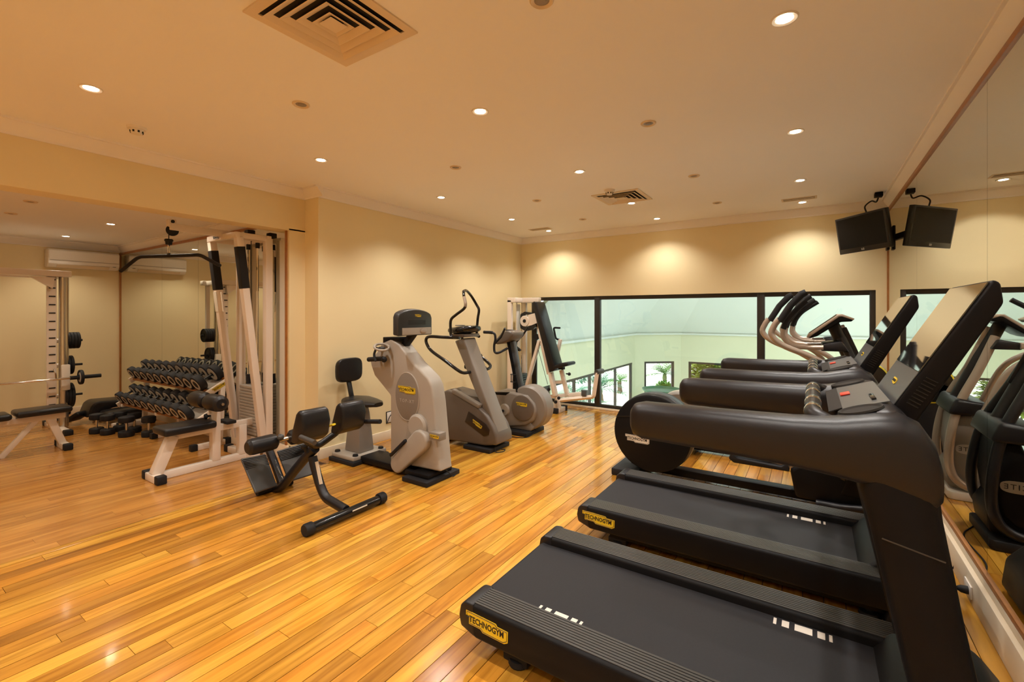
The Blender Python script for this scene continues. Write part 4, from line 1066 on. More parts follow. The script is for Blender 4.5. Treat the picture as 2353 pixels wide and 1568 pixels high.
dd = onY(*q5(708, 1135), NF - .02)
dsk = put('emblem_disc', MB().lathe([(0, 0), (.145, 0), (.165, .006), (.175, .02), (0, .02)], dd, (0, 1, 0), 36), 'brown_shell', hs)
badge(dsk, dd + Vector((0, -.002, .05)), (1, 0, 0), (0, 0, 1), .17)
cd = onY(*q5(562, 1150), NF - .02)
ck = put('crank_hub', MB().lathe([(0, 0), (.07, 0), (.085, .02), (.09, .05), (0, .05)], cd, (0, 1, 0), 24), 'grey_shell', t)
put('crank_arm', MB().bar(cd + Vector((0, -.01, 0)), cd + Vector((-.10, -.02, -.13)), .03, .02, up=(0, 1, 0)), 'metal_dark', ck, bevel=.004)
put('pedal', MB().box(tuple(cd + Vector((-.16, -.11, -.16))), tuple(cd + Vector((-.05, -.02, -.135)))), 'black_rubber', ck, bevel=.006)
put('top_cover', MB().prism(P(q5, [(478, 1003), (605, 1005), (578, 1030), (500, 1025)], NF - .002), (0, .304, 0)), 'black_plastic', t, bevel=.004)
sc_ = onY(*q5(530, 1010), BY)
put('seat_post', MB().cyl((-3.93, BY, .45), (-4.04, BY, .80), .025, 14), 'steel', t)
put('saddle', MB().prism([(-4.22, BY - .11, .79), (-4.1, BY - .10, .79), (-3.94, BY - .03, .79), (-3.94, BY + .03, .79), (-4.1, BY + .10, .79), (-4.22, BY + .11, .79)], (0, 0, .07)), 'black_leather', t, bevel=.025, seg=3)
c0, c1 = onY(*q5(720, 1005), BY), onY(*q5(632, 590), BY)
cm = put('column', MB().bar(c0 + Vector((0, 0, -.12)), c1, .085, .075, up=(0, 1, 0)), 'plate_grey', t, bevel=.012)
put('column_side', MB().bar(c0 + Vector((-.03, -.045, -.08)), c1 + Vector((-.03, -.045, 0)), .02, .07, up=(0, 1, 0)), 'black_plastic', cm)
k0 = onY(*q5(620, 545), BY)
cs = [Vector((k0.x + a, BY, k0.z + b)) for a, b in ((-.155, -.115), (-.175, -.06), (-.06, .055), (.02, .085), (.10, .07), (.13, .03), (.07, -.05), (-.03, -.09))]
co = put('console', MB().prism([p - Vector((0, .15, 0)) for p in cs], (0, .30, 0)), 'brown_shell', t, bevel=.03, seg=3)
for sg in (-1, 1):
    y_ = BY + sg*.12
    w_ = BY + sg*.27
    b1 = smooth([Vector((k0.x + .02, y_, k0.z - .16)), Vector((k0.x - .02, w_, k0.z - .21)), Vector((k0.x - .08, w_, k0.z - .20)), Vector((k0.x - .09, w_, k0.z - .12)), Vector((k0.x - .07, w_, k0.z - .02)), Vector((k0.x - .10, w_, k0.z + .05)), Vector((k0.x - .26, w_, k0.z + .06))], 6)
    hbar = put('handlebar', MB().tube(b1, .016, 10), 'black_rubber', t)
    put('grip', MB().tube(b1[-6:], .021, 10), 'black_rubber', hbar)
    put('bar_end', MB().tube([Vector((k0.x - .09, w_, k0.z - .10)), Vector((k0.x + .02, w_, k0.z + .0)), Vector((k0.x + .10, w_ + sg*.02, k0.z + .12))], .014, 10), 'black_rubber', hbar)
bh = onY(*q5(660, 920), BY - .08)
bt = MB()
for z in (0, .10): bt.tube([bh + Vector((.04*math.cos(a) - .04, .04*math.sin(a), z)) for a in [2*math.pi*k/12 for k in range(12)]], .004, 5, closed=True)
for k in range(4):
    a = k*math.pi/2; bt.tube([bh + Vector((.04*math.cos(a) - .04, .04*math.sin(a), 0)), bh + Vector((.04*math.cos(a) - .04, .04*math.sin(a), .10))], .004, 5)
put('bottle_cage', bt, 'black_rubber', t)
put('power_cable', MB().tube(smooth([(-3.08, BY - .02, .10), (-3.06, BY - .06, .03), (-3.07, BY - .24, .007), (-3.2, BY - .32, .006), (-3.5, BY - .28, .006), (-3.7, BY - .2, .006)], 6), .005, 6), 'black_rubber', t)
# ================================================================== CHEST PRESS IN THE FAR CORNER
qc = fr_px(1180, 680, 5.6); CY = 6.62
t = thing('chest_press_machine', (-3.8, CY, 0), 'white chest press machine with a tall black backrest, in the far corner by the window', 'exercise machine')
def cbar(name, a, b, y, w, h, m='white_enamel', par=None, bev=.006):
    return put(name, MB().bar(onY(*qc(*a), y), onY(*qc(*b), y), w, h, up=(0, 1, 0)), m, par or t, bevel=bev)
fx = -3.43
ft = put('front_foot', MB().box((fx - .04, CY - .14, .0), (fx + .04, CY + .14, .07)), 'white_enamel', t, bevel=.006)
for sg in (-1, 1): put('foot_cap', MB().box((fx - .045, CY + sg*.155 - .035, 0), (fx + .045, CY + sg*.155 + .035, .08)), 'black_rubber', ft, bevel=.008)
put('floor_beam', MB().box((-4.2, CY - .035, .05), (fx, CY + .035, .12)), 'white_enamel', t, bevel=.006)
put('rear_foot', MB().box((-4.30, CY - .24, 0), (-4.20, CY + .26, .07)), 'white_enamel', t, bevel=.006)
# weight tower
for yy in (CY - .24, CY + .22):
    put('tower_upright', MB().box((-4.28, yy - .03, .05), (-4.20, yy + .03, 1.82)), 'white_enamel', t, bevel=.006)
put('tower_top', MB().box((-4.28, CY - .27, 1.78), (-4.12, CY + .27, 1.86)), 'white_enamel', t, bevel=.008)
put('tower_top', MB().box((-4.14, CY - .04, 1.78), (-3.80, CY + .04, 1.86)), 'white_enamel', t, bevel=.008)
for yy in (CY - .08, CY + .08): put('guide_rod', MB().cyl((-4.22, yy, .1), (-4.22, yy, 1.8), .013, 10), 'chrome', t)
for k in range(12):
    put('weight_plate', MB().box((-4.29, CY - .17, .13 + k*.036), (-4.15, CY + .17, .161 + k*.036)), 'metal_dark', t, bevel=.004)
put('stack_shield', MB().box((-4.19, CY - .13, .95), (-4.18, CY - .02, 1.75)), 'white_plastic', t)
put('rear_column', MB().box((-4.0, CY + .12, .1), (-3.95, CY + .17, 1.8)), 'window_frame', t, bevel=.005)
# cam wheel
wc = onY(*qc(140, 325), CY - .1)
cam_ = put('cam_wheel', MB().lathe([(0, 0), (.085, 0), (.09, .005), (.09, .05), (0, .05)], wc, (0, 1, 0), 30), 'white_enamel', t)
put('cam_hub', MB().lathe([(0, -.01), (.028, -.008), (.03, 0), (0, 0)], wc, (0, 1, 0), 16), 'black_rubber', cam_)
put('cam_track', MB().prism(P(qc, [(90, 240), (140, 205), (215, 215), (225, 245), (140, 245), (110, 300), (95, 350), (130, 400), (200, 390), (280, 350), (290, 400), (235, 440), (150, 455), (90, 420), (80, 330)], CY - .085), (0, .045, 0)), 'black_satin', cam_)
put('cam_arm', MB().prism(P(qc, [(190, 245), (270, 225), (300, 350), (230, 380), (180, 390)], CY - .09), (0, .04, 0)), 'white_enamel', cam_)
put('pulley', MB().lathe([(0, 0), (.05, 0), (.055, .01), (.05, .03), (0, .03)], onY(*qc(290, 530), CY - .02), (0, 1, 0), 20), 'black_rubber', t)
# frame
cbar('inclined_strut', (165, 1180), (335, 575), CY - .02, .05, .07)
cbar('back_frame', (300, 300), (455, 1010), CY, .05, .06)
cbar('main_column', (478, 985), (540, 1290), CY - .06, .06, .09)
cbar('main_column', (478, 985), (540, 1290), CY + .06, .06, .06)
cbar('seat_post', (615, 955), (695, 1285), CY, .06, .06)
cbar('cross_brace', (530, 1112), (645, 1108), CY, .05, .06)
cbar('lower_beam', (440, 1300), (870, 1262), CY + .02, .06, .07)
cbar('base_leg', (560, 1300), (600, 1480), CY - .05, .05, .05)
cbar('base_leg', (560, 1300), (530, 1480), CY + .05, .05, .05)
put('back_pad', MB().prism(P(qc, [(235, 90), (255, 72), (290, 78), (525, 900), (512, 970), (458, 988)], CY - .155), (0, .30, 0)), 'black_leather', t, bevel=.018, seg=3)
put('seat_pad', MB().prism(P(qc, [(505, 905), (600, 868), (680, 858), (700, 880), (690, 905), (520, 945)], CY - .15), (0, .30, 0)), 'black_leather', t, bevel=.018, seg=3)
put('seat_collar', MB().box(tuple(onY(*qc(620, 940), CY) - Vector((.04, .04, .01))), tuple(onY(*qc(620, 940), CY) + Vector((.04, .04, .03)))), 'black_rubber', t)
for a, d in (((690, 1005), (1, -.2, 0)), ((580, 1312), (.5, -.8, 0)), ((540, 1362), (.5, -.8, 0)), ((460, 1200), (.3, -.9, 0))):
    put('adjust_knob', MB().lathe([(0, .06), (.022, .058), (.028, .035), (.012, .025), (.010, -.02)], onY(*qc(*a), CY - .08), d, 14), 'black_rubber', t)
# foot lever
lv = put('foot_lever', MB().tube(fillet([onY(*qc(600, 1345), CY - .1), onY(*qc(1030, 1300), CY - .1), onY(*qc(1075, 990), CY - .1)], .04), .033, 4), 'white_enamel', t)
put('lever_roller', MB().lathe([(0, 0), (.038, .003), (.04, .02), (.04, .18), (.038, .197), (0, .2)], onY(*qc(1065, 985), CY - .12), (.1, .99, 0), 20), 'rail_grey', lv)
put('lever_stop', MB().box(tuple(onY(*qc(870, 1290), CY - .13)), tuple(onY(*qc(870, 1290), CY - .13) + Vector((.08, .08, .09)))), 'plate_grey', lv, bevel=.005)
# press arms
for yy in (CY + .36, CY - .0):
    if yy < CY + .1: continue
    pa = put('press_arm', MB().bar(onY(*qc(545, 850), yy), onY(*qc(605, 560), yy), .05, .06, up=(0, 1, 0)), 'white_enamel', t, bevel=.006)
    put('press_handle', MB().tube(fillet([onY(*qc(590, 565), yy), onY(*qc(545, 555), yy), onY(*qc(515, 410), yy), onY(*qc(600, 415), yy)], .04), .017, 10), 'black_rubber', pa)
put('cable', MB().cyl(onY(*qc(320, 700), CY - .03), onY(*qc(440, 1140), CY - .03), .004, 6), 'metal_dark', t)

# ================================================================== LAT PULLDOWN
LX = -5.24
t = thing('lat_pulldown_machine', (LX, 2.3, 0), 'white lat pulldown tower with a black bent bar and bench seat, in the alcove opening', 'exercise machine')
def lbar(name, p, q_, w, h, m='white_enamel', up=(1, 0, 0), bev=.006, par=None): return put(name, MB().bar(p, q_, w, h, up=up), m, par or t, bevel=bev)
lbar('floor_beam', (LX, 1.76, .036), (LX, 2.72, .036), .07, .07)
ff = lbar('front_foot', (LX - .13, 1.76, .036), (LX + .13, 1.76, .036), .07, .07, up=(0, 0, 1))
for sg in (-1, 1): put('foot_cap', MB().box((LX + sg*.15 - .04, 1.72, 0), (LX + sg*.15 + .04, 1.80, .08)), 'black_rubber', ff, bevel=.01)
lbar('front_leg', (LX, 1.77, .06), (LX, 1.91, .40), .09, .09)
lbar('mid_post', (LX, 2.29, .06), (LX, 2.29, .60), .08, .08, up=(0, 1, 0))
lbar('rear_post', (LX, 2.555, .06), (LX, 2.555, .38), .08, .08, up=(0, 1, 0))
lbar('seat_beam', (LX, 1.86, .395), (LX, 2.70, .395), .07, .06)
rf = lbar('rear_foot', (LX - .38, 2.62, .036), (LX + .20, 2.62, .036), .07, .07, up=(0, 0, 1))
put('foot_cap', MB().box((LX - .46, 2.58, 0), (LX - .38, 2.66, .08)), 'black_rubber', rf, bevel=.01)
put('seat_pad', MB().box((LX - .15, 1.79, .425), (LX + .15, 2.25, .50)), 'black_leather', t, bevel=.025, seg=3)
ra = put('roller_arm', MB().cyl((LX - .33, 2.22, .69), (LX + .33, 2.22, .69), .014, 10), 'steel', t)
for x0 in (LX - .31, LX + .02):
    put('thigh_roller', MB().lathe([(0, 0), (.05, 0), (.078, .02), (.085, .06), (.085, .20), (.078, .25), (.05, .27), (0, .27)], (x0 + .01, 2.22, .69), (1, 0, 0), 24), 'black_leather', ra)
lbar('roller_post', (LX, 2.27, .56), (LX, 2.22, .69), .05, .05, up=(1, 0, 0))
put('height_knob', MB().lathe([(0, .06), (.025, .058), (.03, .035), (.012, .025), (.010, 0)], (LX, 2.25, .53), (-.2, -1, 0), 14), 'black_rubber', t)
put('foot_support', MB().box((LX - .10, 2.36, .425), (LX + .10, 2.46, .46)), 'black_rubber', t, bevel=.01)
for x in (-5.035, -5.62):
    lbar('rear_upright', (x, 2.735, .0), (x, 2.735, 2.42), .075, .075, up=(1, 0, 0))
    fu = lbar('front_upright', (x, 2.685, .16), (x, 2.425, 2.40), .072, .072)
    gl = Vector((x, 2.425, 2.40)) - Vector((x, 2.685, .16)); p0 = Vector((x, 2.685, .16))
    lbar('grip_sleeve', p0 + gl*.76, p0 + gl*.955, .079, .079, 'black_rubber', par=fu, bev=.004)
    lbar('top_side_beam', (x, 2.40, 2.42), (x, 2.75, 2.42), .06, .05)
st0 = Vector((-5.62, 2.685, .16)); gl = Vector((-5.62, 2.425, 2.40)) - st0
put('exercise_sticker', MB().bar(st0 + gl*.65 + Vector((.037, 0, 0)), st0 + gl*.75 + Vector((.037, 0, 0)), .002, .07, up=(1, 0, 0)), 'sticker', t)
put('exercise_sticker', MB().bar(st0 + gl*.65 + Vector((0, -.038, 0)), st0 + gl*.75 + Vector((0, -.038, 0)), .07, .002, up=(0, 1, 0)), 'sticker', t)
fc_ = lbar('top_cross_beam', (-5.64, 2.405, 2.42), (-5.0, 2.405, 2.42), .05, .06, up=(0, 0, 1))
badge(fc_, (-5.42, 2.377, 2.42), (1, 0, 0), (0, 0, 1), .13, 'logo_grey', 'logo_black')
lbar('top_cross_beam', (-5.64, 2.735, 2.42), (-5.0, 2.735, 2.42), .05, .06, up=(0, 0, 1))
lbar('bottom_cross_beam', (-5.64, 2.70, .19), (-5.0, 2.70, .19), .05, .06, up=(0, 0, 1))
bm_ = lbar('boom', (-5.32, 2.75, 2.455), (-5.30, 1.90, 2.455), .06, .07, up=(0, 0, 1))
put('boom_pulley', MB().lathe([(0, 0), (.05, 0), (.055, .008), (.045, .0125), (.055, .017), (.05, .025), (0, .025)], (-5.3125, 1.93, 2.42), (1, 0, 0), 22), 'black_rubber', bm_)
put('pulley_cheek', MB().box((-5.345, 1.89, 2.45), (-5.28, 1.96, 2.53)), 'white_enamel', bm_, bevel=.006)
put('pulley_bolt', MB().cyl((-5.27, 1.925, 2.505), (-5.35, 1.925, 2.505), .016, 12), 'black_rubber', bm_)
put('tower_pulley', MB().box((-5.36, 2.64, 2.47), (-5.28, 2.73, 2.54)), 'metal_dark', bm_, bevel=.01)
cbl = MB(); cbl.cyl((-5.30, 1.90, 2.42), (-5.30, 1.90, 2.27), .004, 6); cbl.cyl((-5.30, 1.93, 2.475), (-5.32, 2.68, 2.475), .004, 6)
put('cable', cbl, 'metal_dark', t)
put('stop_ball', MB().lathe([(0, 0), (.032, .005), (.038, .02), (.03, .03), (.026, .06), (0, .065)], (-5.30, 1.90, 2.335), (0, 0, -1), 16), 'black_rubber', t)
hk = MB(); hk.tube([(-5.30 + .018*math.cos(a), 1.90, 2.225 + .045*math.sin(a)) for a in [2*math.pi*k/16 for k in range(16)]], .005, 6, closed=True)
put('snap_hook', hk, 'steel', t)
ph = R(21); ux_ = Vector((math.cos(ph), math.sin(ph), 0)); c_ = Vector((-5.30, 1.90, 2.165))
bar_ = put('pull_bar', MB().tube(fillet([c_ - ux_*.60 + Vector((0, 0, -.14)), c_ - ux_*.37 + Vector((0, 0, .0)), c_ + ux_*.37 + Vector((0, 0, -.0)), c_ + ux_*.60 + Vector((0, 0, -.11))], .05), .017, 12), 'black_rubber', t)
put('bar_eye', MB().box(tuple(c_ - Vector((.02, .01, 0))), tuple(c_ + Vector((.02, .01, .025)))), 'metal_dark', bar_)
# weight stack
for k in range(16):
    put('weight_plate', MB().box((-5.50, 2.66, .24 + k*.034), (-5.14, 2.78, .270 + k*.034)), 'grey_shell', t, bevel=.003)
for x in (-5.42, -5.22):
    put('guide_rod', MB().cyl((x, 2.72, .2), (x, 2.72, 2.40), .012, 10), 'chrome', t)
    put('rod_bumper', MB().cyl((x, 2.72, 2.33), (x, 2.72, 2.39), .022, 12), 'black_rubber', t)
    put('stack_sleeve', MB().cyl((x, 2.72, .79), (x, 2.72, .90), .024, 12), 'black_rubber', t)
put('stack_cable', MB().cyl((-5.32, 2.70, .8), (-5.32, 2.70, 2.45), .004, 6), 'metal_dark', t)
put('selector_pin', MB().ball((-5.36, 2.62, .27), .03, .025, .02), 'black_rubber', t)

# ================================================================== DUMBBELL RACK
dR = Vector((-.99926, -.0384, 0)); nR = Vector((-.0384, .99926, 0)); R0 = Vector((-6.0, 2.555, 0))
def RK(s, n, z): return R0 + dR*s + nR*n + Vector((0, 0, z))
t = thing('dumbbell_rack', RK(1.05, .05, 0), 'two-tier white dumbbell rack with timber-coloured trays, in front of the alcove mirror', 'rack')
LR = 2.12
trays = {}
for nm, n0, z0, in (('upper', 0.0, .680), ('lower', -.14, .352)):
    a, b = RK(0, n0, z0), RK(LR, n0, z0); v = nR*.185 + Vector((0, 0, .105)); w = v.normalized().cross(dR).normalized()
    if w.z < 0: w = -w
    mb = MB(); mb.prism([a, b, b + v, a + v], -w*.012); trays[nm] = put('tray', mb, 'grey_shell', t)
    e = MB(); e.bar(a - w*.018, b - w*.018, .02, .045); put('tray_edge', e, 'wood_trim', trays[nm])
    e = MB(); e.bar(a + v + w*.005, b + v + w*.005, .012, .045); put('tray_edge', e, 'wood_trim', trays[nm])
    for s in (-.012, LR + .012):
        e = MB(); e.bar(RK(s, n0 - .03, z0 - .045), RK(s, n0 + .225, z0 + .10), .03, .075, up=(0, 0, 1)); put('end_bracket', e, 'white_enamel', trays[nm], bevel=.005)
badge(trays['upper'], RK(-.0285, .10, .71), nR*.87 + Vector((0, 0, .49)), Vector((0, 0, 1)), .16, 'logo_yellow')
for s in (.0, 1.02, 2.06):
    lg = MB(); lg.bar(RK(s, .115, .03), RK(s, .15, .72), .055, .06, up=dR); L_ = put('leg', lg, 'white_enamel', t, bevel=.005)
    lg = MB(); lg.bar(RK(s, -.13, .034), RK(s, .18, .034), .06, .066); put('foot_bar', lg, 'white_enamel', L_, bevel=.005)
    for n_ in (-.165, .205):
        c0 = RK(s, n_, 0); put('foot_cap', MB().bar(RK(s, n_ - .035, .038), RK(s, n_ + .035, .038), .068, .076), 'black_rubber', L_, bevel=.008)
    lg = MB(); lg.bar(RK(s, .12, .31), RK(s, -.15, .31), .05, .04); put('shelf_arm', lg, 'white_enamel', L_, bevel=.004)
# ---- dumbbells
def dumbbell(c, ax, r, L, label, group, name='dumbbell'):
    """c = centre, ax = unit axis, r = head radius, L = overall length"""
    c = Vector(c); ax = Vector(ax).normalized()
    t = thing(name, c, label, 'dumbbell', group)
    put('handle', MB().cyl(c - ax*(L*.3), c + ax*(L*.3), .015, 10), 'steel' if name == 'steel_dumbbell' else 'metal_dark', t)
    h = L*.29
    for sg in (-1, 1):
        o = c + ax*sg*(L/2 - h)
        hd = put('head', MB().lathe([(0, 0), (r*.86, 0), (r*.97, h*.10), (r, h*.2), (r, h*.8), (r*.97, h*.92), (r*.84, h), (r*.80, h*.97), (0, h*.97)], o, ax*sg, 26), 'black_rubber', t)
        if name == 'dumbbell':
            put('end_ring', MB().ring([(r*.46, h*.972), (r*.48, h*1.0), (r*.72, h*1.0), (r*.74, h*.972)], o, ax*sg, 26), 'ring_grey', hd)
            put('inner_disc', MB().ring([(r*.30, .002), (r*.30, -.003), (r*.80, -.003), (r*.80, .002)], o, ax*sg, 26), 'ring_grey', hd)
    return t
words = ('first', 'second', 'third', 'fourth', 'fifth', 'sixth', 'seventh', 'eighth', 'ninth', 'tenth')
slope = (nR*.185 + Vector((0, 0, .105))).normalized(); wn_ = slope.cross(dR).normalized()
if wn_.z < 0: wn_ = -wn_
for nm, n0, z0 in (('upper', 0.0, .680), ('lower', -.14, .352)):
    for k in range(10):
        s = LR - .118 - k*(LR - .236)/9
        r_ = (.088 + .0017*k) if nm == 'upper' else (.085 + .0016*k)
        c = RK(s, n0, z0) + slope*.105 + wn_*(r_ + .001)
        dumbbell(c, slope, r_, .255 + .005*k, 'black rubber dumbbell with grey ring on the %s tray, %s from the alcove end wall' % (nm, words[k]), 'dumbbells on the rack')
# ---- dumbbells standing on end on the floor
fl = [(-7.97, 2.04), (-7.77, 2.10), (-7.87, 2.26), (-7.44, 2.20), (-7.62, 2.34), (-7.20, 2.36)]
fw = ('nearest the alcove end wall', 'second from the alcove end wall', 'behind the two at the end', 'in front of the rack', 'behind the one in front of the rack', 'beside the rack foot')
for (x, y), w in zip(fl, fw):
    dumbbell((x, y, .13), (0, 0, 1), .078 if w != 'in front of the rack' else .086, .26, 'flat-ended steel dumbbell standing upright on the floor, ' + w, 'dumbbells standing on the floor', 'steel_dumbbell')

# ================================================================== SMITH MACHINE
SX = -8.55
t = thing('smith_machine', (SX, 1.2, 0), 'white smith machine with notched uprights and a guided barbell, at the alcove end wall', 'exercise machine')
for y, sg in ((1.80, 1), (.45, -1)):
    up_ = put('upright', MB().cyl((SX, y + .045*sg, .05), (SX, y + .045*sg, 2.10), .052, 20), 'steel', t)
    put('notch_strip', MB().box((SX - .02, y - .048 - .075*sg, .10), (SX + .02, y + .048 - .075*sg, 2.10)), 'white_enamel', up_, bevel=.004)
    for k in range(17):
        put('notch', MB().box((SX + .018, y - .03 - .075*sg, .25 + k*.112), (SX + .026, y + .035 - .075*sg, .266 + k*.112)), 'metal_dark', up_)
    put('gusset', MB().prism([(SX + .03, y - sg*.06, 2.08), (SX + .03, y - sg*.30, 2.08), (SX + .03, y - sg*.08, 1.93)], (.06, 0, 0)), 'white_enamel', up_)
    lf = put('foot_beam', MB().box((SX - .55, y - .04, .0), (SX + .36, y + .04, .06)), 'white_enamel', t, bevel=.006)
    for x in (SX - .58, SX + .40): put('foot_cap', MB().box((x - .05, y - .045, 0), (x + .05, y + .045, .07)), 'black_rubber', lf, bevel=.01)
    put('carriage', MB().box((SX - .06, y - .035 + .045*sg, .55), (SX + .065, y + .055 + .045*sg, .90)), 'white_plastic', t, bevel=.012)
    put('rear_post', MB().box((SX - .50, y - .03, .05), (SX - .44, y + .03, 2.1)), 'white_enamel', t, bevel=.006)
put('top_beam', MB().box((SX - .06, .35, 2.09), (SX + .12, 1.90, 2.17)), 'white_enamel', t, bevel=.008)
put('top_beam', MB().box((SX - .52, .35, 2.09), (SX - .42, 1.90, 2.17)), 'white_enamel', t, bevel=.008)
for y in (1.80, .45): put('top_link', MB().box((SX - .5, y - .04, 2.09), (SX + .05, y + .04, 2.17)), 'white_enamel', t, bevel=.006)
bx_ = SX + .14
brb = put('barbell', MB().cyl((bx_, .35, .72), (bx_, 1.90, .72), .015, 12), 'chrome', t)
for a, b in ((1.88, 2.20), (.37, -.01)):
    put('sleeve', MB().cyl((bx_, a, .72), (bx_, b, .72), .026, 14), 'black_rubber', brb)
put('safety_hook', MB().tube(fillet([(bx_, 1.74, .72), (bx_ + .03, 1.73, .80), (bx_, 1.72, .86)], .02), .009, 8), 'steel', brb)
def disc(c, ax, r, h, label, par):
    d = put('weight_disc', MB().lathe([(0, 0), (r*.3, 0), (r*.35, h*.25), (r*.78, h*.25), (r*.86, 0), (r*.97, 0), (r, h*.15), (r, h*.85), (r*.97, h), (r*.86, h), (r*.78, h*.75), (r*.35, h*.75), (r*.3, h), (0, h)], c, ax, 30), 'black_rubber', par)
    put('disc_ring', MB().ring([(r*.42, -.001), (r*.44, h*.25 - .004), (r*.66, h*.25 - .004), (r*.68, h*.26)], c, ax, 24), 'ring_grey', d)
disc(Vector((bx_, 1.97, .72)), (0, 1, 0), .10, .035, '', brb)
disc(Vector((bx_, .28, .72)), (0, -1, 0), .10, .035, '', brb)
for y, sg in ((1.80, 1), (.45, -1)):
    for z, r_, n_ in ((1.22, .115, 5), (.88, .13, 3), (.46, .17, 3)):
        pg = put('storage_peg', MB().cyl((SX - .10, y, z), (SX - .10, y + sg*.26, z), .016, 10), 'metal_dark', t)
        put('peg_mount', MB().cyl((SX - .10, y - .03, z), (SX - .10, y + sg*.03, z), .03, 10), 'white_enamel', pg)
        for k in range(n_): disc(Vector((SX - .10, y + sg*(.055 + .034*k), z)), (0, sg, 0), r_, .032, '', pg)

# ================================================================== BENCHES
t = thing('flat_bench', (-7.45, 1.0, 0), 'white framed bench with two black pads, in front of the smith machine', 'exercise bench')
put('seat_pad', MB().box((-7.62, 1.20, .435), (-7.30, 1.66, .505)), 'black_leather', t, bevel=.028, seg=3)
put('back_pad', MB().box((-7.62, .05, .425), (-7.30, 1.17, .495)), 'black_leather', t, bevel=.028, seg=3)
put('spine', MB().box((-7.50, .1, .36), (-7.42, 1.62, .425)), 'white_enamel', t, bevel=.006)
put('front_leg', MB().bar((-7.46, 1.60, .05), (-7.46, 1.48, .40), .07, .07, up=(0, 1, 0)), 'white_enamel', t, bevel=.006)
put('inner_leg', MB().bar((-7.46, 1.10, .0), (-7.46, 1.40, .40), .05, .05, up=(0, 1, 0)), 'white_enamel', t, bevel=.006)
f_ = put('front_foot', MB().box((-7.58, 1.57, .0), (-7.34, 1.64, .065)), 'white_enamel', t, bevel=.006)
for x in (-7.60, -7.26): put('foot_cap', MB().box((x - .05, 1.565, 0), (x + .03, 1.645, .075)), 'black_rubber', f_, bevel=.01)
put('rear_leg', MB().bar((-7.46, .12, .0), (-7.46, .2, .38), .07, .07, up=(0, 1, 0)), 'white_enamel', t, bevel=.006)
put('rear_foot', MB().box((-7.66, .06, 0), (-7.26, .14, .065)), 'white_enamel', t, bevel=.006)

t = thing('low_bench', (-8.75, 2.4, 0), 'low black padded bench lying by the corner of the alcove end wall and mirror', 'exercise bench')
put('pad', MB().prism([(-9.05, 2.10, .10), (-9.05, 2.16, .28), (-9.05, 2.22, .32), (-9.05, 2.66, .30), (-9.05, 2.70, .22), (-9.05, 2.4, .2)], (.42, 0, 0)), 'black_leather', t, bevel=.03, seg=3)
put('pad', MB().prism([(-8.60, 2.20, .12), (-8.60, 2.24, .20), (-8.60, 2.66, .22), (-8.60, 2.68, .12)], (.34, 0, 0)), 'black_leather', t, bevel=.03, seg=3)
put('head_pad', MB().bar((-8.94, 2.02, .06), (-8.80, 2.12, .17), .22, .07), 'black_leather', t, bevel=.025, seg=3)
put('frame', MB().box((-9.0, 2.42, .06), (-8.1, 2.48, .12)), 'white_enamel', t, bevel=.006)
for x in (-8.95, -8.15): put('foot', MB().box((x - .04, 2.25, 0), (x + .04, 2.66, .06)), 'white_enamel', t, bevel=.008)
t = thing('ab_bench', (-9.33, 2.0, 0), 'small black folded pad on the floor behind the smith machine foot', 'exercise bench')
put('pad', MB().box((-9.50, 1.96, .10), (-9.15, 2.06, .17)), 'black_leather', t, bevel=.025, seg=3)
put('frame', MB().box((-9.45, 1.99, .03), (-9.2, 2.03, .10)), 'metal_dark', t, bevel=.006)
put('foot', MB().box((-9.47, 1.95, 0), (-9.18, 2.07, .03)), 'black_rubber', t, bevel=.006)

# ================================================================== AIR CONDITIONER
t = thing('air_conditioner', (XA, 2.32, 2.30), 'white wall-mounted split air conditioner above the smith machine', 'air conditioner')
put('body', MB().prism([(XA, 1.90, 2.305), (XA + .14, 1.90, 2.305), (XA + .205, 1.90, 2.36), (XA + .215, 1.90, 2.56), (XA + .16, 1.90, 2.585), (XA, 1.90, 2.585)], (0, .85, 0)), 'white_plastic', t, bevel=.015, seg=3)
put('panel_gap', MB().box((XA + .208, 1.92, 2.408), (XA + .2165, 2.74, 2.413)), 'lamp_off', t)
put('air_flap', MB().prism([(XA + .15, 2.0, 2.310), (XA + .20, 2.0, 2.35), (XA + .207, 2.0, 2.347), (XA + .157, 2.0, 2.304)], (0, .62, 0)), 'vent_paint', t)
put('status_light', MB().box((XA + .200, 2.66, 2.352), (XA + .208, 2.70, 2.358)), 'metal_dark', t)

# ================================================================== TELEVISION
tl, tr, br, bl = Vector((.24, 6.74, 2.72)), Vector((.67, 6.25, 2.727)), Vector((.67, 6.25, 2.307)), Vector((.24, 6.74, 2.30))
back = Vector((.75, .66, 0)); tl, tr = tl - back*.03, tr - back*.03; bl, br = bl + back*.04, br + back*.04
tr, br = tr - (tr-tl)*.03, br - (br-bl)*.03
n_ = (tr-tl).cross(bl-tl).normalized()
if n_.y > 0: n_ = -n_
t = thing('television', ((tl+br)/2).to_tuple(), 'black flat television tilted down in the corner above the window, beside the mirror', 'television')
body = put('casing', MB().prism([tl, tr, br, bl], -n_*.06), 'tv_black', t, bevel=.008)
ux_ = (tr-tl).normalized(); uy_ = (tl-bl).normalized()
ins = lambda a, b: tl + (tr-tl)*a + (bl-tl)*b + n_*.0006
put('screen', MB().prism([ins(.035, .05), ins(.965, .05), ins(.965, .87), ins(.035, .87)], n_*.001), 'tv_screen', body)
me = text_mesh('LG', .03, .0005); me.materials.clear(); me.materials.append(MATS['logo_white'])
uxr = ux_ if ux_.cross(uy_).dot(n_) > 0 else -ux_
me.transform(frame_matrix(ins(.5, .935) + n_*.001, uxr, uy_)); put('logo_lettering', me, 'logo_white', body)
mid = (tl+tr+bl+br)/4
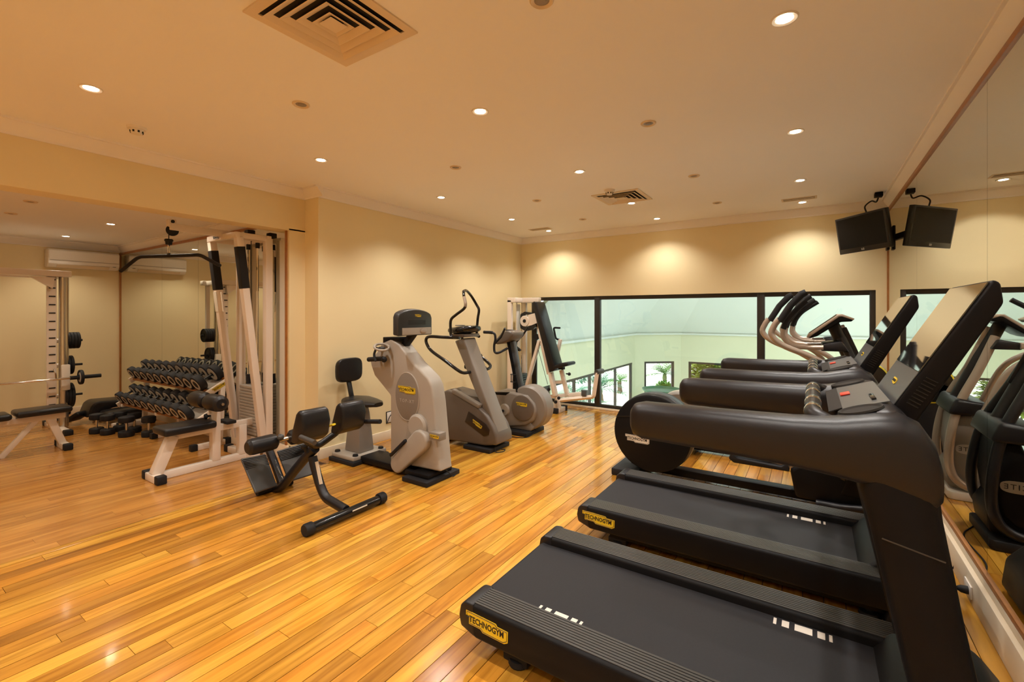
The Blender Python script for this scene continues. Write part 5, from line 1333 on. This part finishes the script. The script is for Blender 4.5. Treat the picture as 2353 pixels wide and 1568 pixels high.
bk_ = put('wall_bracket', MB().box((XM - .04, 6.86, 2.34), (XM - .012, 6.98, 2.62)), 'black_plastic', t, bevel=.006)
put('bracket_arm', MB().bar(mid - n_*.06, (XM - .03, 6.92, 2.48), .05, .07), 'black_plastic', bk_, bevel=.006)
put('bracket_arm', MB().bar(mid - n_*.06 - Vector((0, 0, .12)), mid - n_*.06 + Vector((0, 0, .12)), .10, .03, up=n_), 'black_plastic', bk_, bevel=.006)
tc = tl.lerp(tr, .62) - n_*.03
put('power_cable', MB().tube(smooth([tc, tc + Vector((-.01, .02, .07)), tc + Vector((.05, .06, .13)), (.60, 6.62, ZC - .105), (.62, 6.63, ZC - .06)], 6), .008, 8), 'black_rubber', t)
put('cable_socket', MB().box((.585, 6.58, ZC - .05), (.66, 6.68, ZC - .001)), 'black_plastic', t, bevel=.006)

# ================================================================== SOCKETS AND CABLES
s_ = onX(893, 959, XL)
t = thing('wall_socket', (XL, s_.y + .03, s_.z), 'white double wall socket with a black rim, low on the left wall', 'socket')
put('rim', MB().box((XL, s_.y - .045, s_.z - .075), (XL + .008, s_.y + .105, s_.z + .075)), 'logo_black', t, bevel=.003)
put('plate', MB().box((XL + .006, s_.y - .035, s_.z - .065), (XL + .012, s_.y + .095, s_.z + .065)), 'white_plastic', t, bevel=.003)
put('plug_lead', MB().tube(smooth([(XL + .014, s_.y + .05, s_.z + .04), (XL + .03, s_.y, s_.z + .02), (XL + .02, s_.y - .03, s_.z - .04), (XL + .02, s_.y - .035, s_.z - .07)], 5), .005, 6), 'black_rubber', t)
s_ = onX(2227, 1352, XM - .035)
t = thing('skirting_socket', (XM - .035, s_.y, s_.z), 'white socket with a black plug on the skirting under the mirror', 'socket')
put('plate', MB().box((XM - .044, s_.y - .065, s_.z - .035), (XM - .035, s_.y + .065, s_.z + .035)), 'white_plastic', t, bevel=.004)
put('plug', MB().lathe([(0, 0), (.022, 0), (.02, .03), (.01, .045), (0, .045)], (XM - .044, s_.y - .02, s_.z - .005), (-1, 0, 0), 14), 'black_rubber', t)
put('plug_lead', MB().tube(smooth([(XM - .085, s_.y - .02, s_.z - .005), (XM - .10, s_.y - .02, s_.z - .03), (XM - .10, s_.y - .03, .01), (XM - .12, s_.y - .2, .006), (.55, s_.y - .35, .006)], 6), .005, 6), 'black_rubber', t)
cb_ = MB()
for k in range(4):
    cb_.tube(smooth([(.46 + (.08 + .010*k)*math.cos(a), 6.06 + (.085 + .008*k)*math.sin(a + .4*k), .007 + .006*k) for a in [2*math.pi*j/8 for j in range(8)]], 4, True), .0045, 5, closed=True)
o = put('cable_coil', cb_, 'black_rubber', None, label='tangled black power cable on the floor at the foot of the grey cross trainer', cat='cable')
o = put('floor_cable', MB().tube(smooth([(.42, 4.95, .006), (.52, 4.75, .006), (.62, 4.5, .006), (.60, 4.1, .006), (.66, 3.9, .006), (.72, 3.86, .02), (.735, 3.86, .08)], 6), .005, 6), 'black_rubber', None, label='thin black cable running along the floor beneath the mirror', cat='cable')
